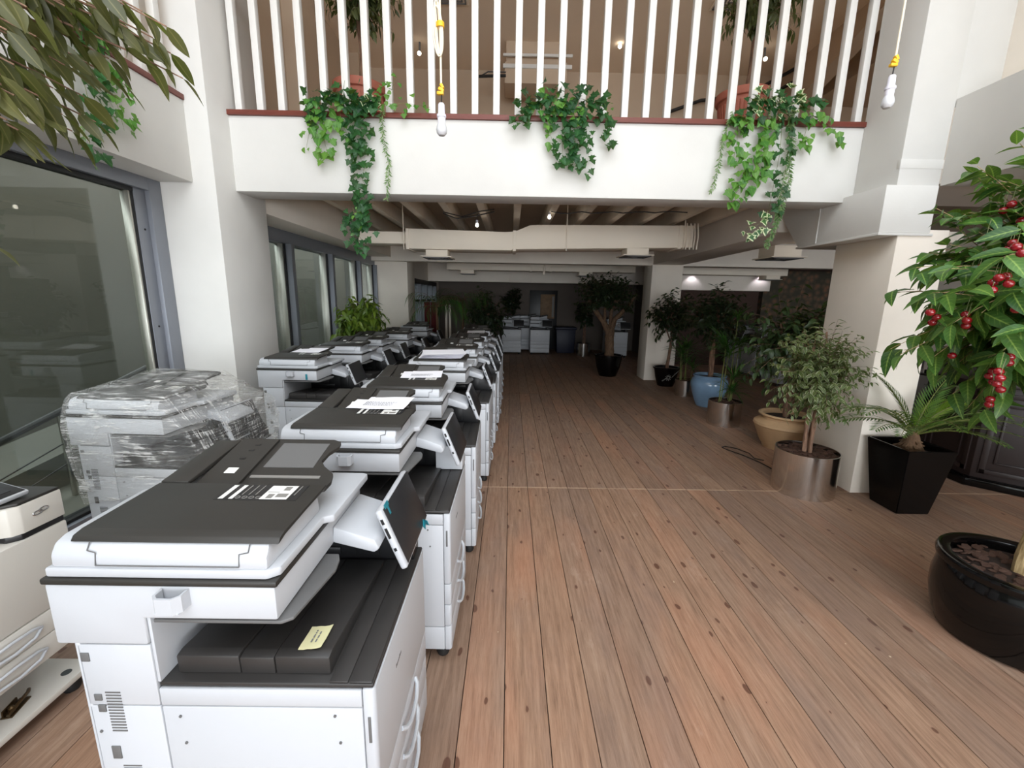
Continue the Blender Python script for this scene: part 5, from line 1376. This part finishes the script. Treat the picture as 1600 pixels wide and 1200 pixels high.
# air conditioner upstairs with its pipes
t = thing('air_conditioner', 'beige hanging air conditioning unit upstairs with white rails', 'air conditioner', (0.36, 8.0, 0))
M().box(-0.52, 0.52, 0.0, 0.55, 5.40, 5.72, 0.008).build('casing', 'upper_beige', t)
M().box(-0.50, 0.50, 0.05, 0.5, 5.72, 6.05, 0.006).build('upper_duct', 'upper_beige', t)
M().box(-0.55, 0.60, -0.05, -0.01, 5.78, 5.82, 0.003).box(-0.55, 0.60, -0.02, 0.02, 5.62, 5.68, 0.003).build('rail', 'wall_white', t)
M().tube([(-0.5, -0.02, 5.50), (-0.95, -0.02, 5.48), (-1.0, -0.02, 5.45), (-1.01, -0.02, 5.20)], 0.022, seg=8).build('drain_pipe', 'cable_black', t)
M().tube([(-0.5, 0.0, 5.56), (-0.8, 0.0, 5.56), (-0.99, 0.0, 5.46)], 0.01, seg=6).build('cable', 'cable_black', t)
diffuser('square air diffuser on the upper ceiling above the cream cord', -0.95, 6.9, 6.03, 0.40, 0.02, 0.55)
diffuser('square air diffuser on the upper ceiling near the right balusters', 3.1, 6.9, 6.03, 0.40, 0.02, 0.55)
tag(M().tube([(2.9, 8.9, 5.35), (3.5, 8.85, 5.55), (4.3, 8.8, 5.62), (5.0, 8.5, 5.95)], 0.03, seg=8).tube([(4.0, 8.85, 5.3), (4.6, 8.8, 5.55), (5.3, 8.4, 5.9)], 0.03, seg=8).build('pipe_run', 'cable_black'), 'black insulated pipes upstairs beside the right fig tree', 'pipe')

# downlights in the bulkhead
for x, lab in ((5.0, 'downlight washing the bulkhead, left one'), (6.9, 'downlight washing the bulkhead, right one')):
    t = thing('downlight', lab, 'lamp', (x, 11.96, 2.60), 0, 'downlights at the bulkhead')
    M().lathe([(0.05, 0.0), (0.06, 0.0), (0.06, 0.07), (0, 0.07), (0, 0.06), (0.05, 0.05)], 20).build('housing', 'plastic_mid', t)
    M().lathe([(0, 0.03), (0.045, 0.03), (0.045, 0.04), (0, 0.04)], 20).build('lens', 'lamp_glow', t)
    M().tube([(0, 0, 0.07), (0, 0, 0.70)], 0.012, seg=8).build('stem', 'plastic_mid', t)
    l = bpy.data.lights.new('downlight_beam', 'SPOT'); l.energy = 5; l.spot_size = R(110); l.spot_blend = 0.5; l.color = (0.92, 0.86, 1.0); l.shadow_soft_size = 0.03
    o = bpy.data.objects.new('downlight_beam', l); COL.objects.link(o); o.location = (x, 11.96, 2.585); o.rotation_euler = (R(20), 0, 0)

# ------------------------------------------------------------------ odds and ends
# handrail outside the window
t = thing('terrace_handrail', 'steel post with dark sloping handrail outside the large window', 'railing', (-3.92, 3.6, 0))
M().tube([(0, -1.2, 0.52), (0, 1.35, 1.16)], 0.028, seg=10).build('handrail', 'dark_rail', t)
M().tube([(0, 0.0, 0.02), (0.0, 0.0, 0.83)], 0.021, seg=14).build('post', 'stainless_rail', t)
M().lathe([(0, 0), (0.055, 0.0), (0.055, 0.012), (0.03, 0.02), (0, 0.02)], 20).build('flange', 'stainless_rail', t)
for h in (0.14, 0.33): M().tube([(0, -1.2, 0.52 - 0.14 - h), (0, 1.35, 1.16 - 0.14 - h)], 0.006, seg=6).build('wire_rope', 'dark_rail', t)
struct('trim_15', M().prism([(2.0, -0.03), (5.2, -0.03), (5.2, 0.55), (2.0, 0.10)], 'x', -4.9, -4.2).box(-4.9, -3.4, 3.2, 4.3, -0.03, 0.04), 'terrace_grey', label='grey sloping ramp wall outside the window')

# octagonal dark wood cabinet behind the cherry tree
t = thing('wood_cabinet', 'dark wood eight sided panelled cabinet with black foot ledge', 'cabinet', (5.68, 4.56, 0))
ra = 0.82
oc = [(ra * math.cos(R(22.5 + 45 * k)), ra * math.sin(R(22.5 + 45 * k))) for k in range(8)]
M().prism(oc, 'z', 0.085, 1.06, 0.004).build('body', 'dark_mahogany', t)
M().prism([(x * 1.12, y * 1.12) for x, y in oc], 'z', 0.0, 0.085, 0.012).build('foot_ledge', 'gloss_black', t)
M().prism([(x * 1.06, y * 1.06) for x, y in oc], 'z', 1.06, 1.10, 0.008).build('top', 'dark_mahogany', t)
for k in range(8):
    a = R(45 + 45 * k - 45); ap = ra * math.cos(R(22.5))
    mx = Matrix.Rotation(a, 4, 'Z') @ Matrix.Translation((ap, 0, 0.57))
    fr_ = M()
    for yy, zz, sy, sz in ((-0.24, 0, 0.05, 0.86), (0.24, 0, 0.05, 0.86), (0, 0.405, 0.52, 0.05), (0, -0.405, 0.52, 0.05), (-0.16, 0, 0.02, 0.62), (0.16, 0, 0.02, 0.62), (0, 0.30, 0.32, 0.02), (0, -0.30, 0.32, 0.02)):
        fr_.obox(mx @ Matrix.Translation((0.006, yy, zz)), 0.018, sy, sz, 0.003)
    fr_.build('panel_frame', 'dark_mahogany', t)
# cable on the floor beside the steel pot
tag(M().tube([(3.02, 4.47, 0.006), (2.98, 4.75, 0.006), (2.90, 4.98, 0.008), (2.80, 5.18, 0.006), (2.78, 5.26, 0.006), (2.84, 5.30, 0.006), (2.95, 5.22, 0.006), (3.02, 5.05, 0.007), (2.98, 4.86, 0.012), (3.06, 4.80, 0.01)], 0.006, seg=6).build('power_cable', 'cable_black'), 'looped black cable lying on the boards beside the steel pot', 'cable')
# blue bins, red cloth, board, doorway at the back
t = thing('blue_bin', 'dark blue bin in the corner of the back wall', 'bin', (1.95, 15.2, 0))
M().prism([(-0.30, 0.0), (0.30, 0.0), (0.34, 0.82), (-0.34, 0.82)], 'y', -0.3, 0.3, 0.02).build('bin_body', 'bin_blue', t)
M().box(-0.37, 0.37, -0.34, 0.34, 0.82, 0.90, 0.02).build('lid', 'bin_blue', t)
t = thing('folding_screen', 'dark red standing panel behind the left row of copiers', 'screen', (-2.2, 11.9, 0), R(12))
for k in range(2): M().box(-0.17 + 0.17 * k, -0.01 + 0.17 * k, -0.02, 0.02, 0.02, 1.72, 0.006).build('leaf_panel', 'red_fabric', t)
M().box(-0.2, 0.2, -0.12, 0.12, 0.0, 0.02, 0.004).build('foot', 'plastic_dark', t)
t = thing('display_stand', 'pale upright stand next to the dark red panel', 'stand', (-1.72, 11.9, 0))
M().box(-0.08, -0.02, -0.02, 0.02, 0.02, 1.66, 0.004).box(0.02, 0.08, -0.02, 0.02, 0.02, 1.66, 0.004).build('uprights', 'wall_cream', t)
M().box(-0.14, 0.14, -0.14, 0.14, 0.0, 0.02, 0.004).build('foot', 'plastic_dark', t)
dr = struct('door_1', M().box(0.70, 1.72, 15.93, 16.0, 0.0, 2.16, 0.006), 'plastic_black', label='dark doorway at the back wall')
M().box(1.10, 1.62, 15.90, 15.932, 1.15, 2.02, 0.003).build('door_panel', 'picture_tan', dr)
M().box(1.52, 1.60, 15.885, 15.902, 1.2, 1.95, 0.002).build('notice_strip', 'label_grey', dr)
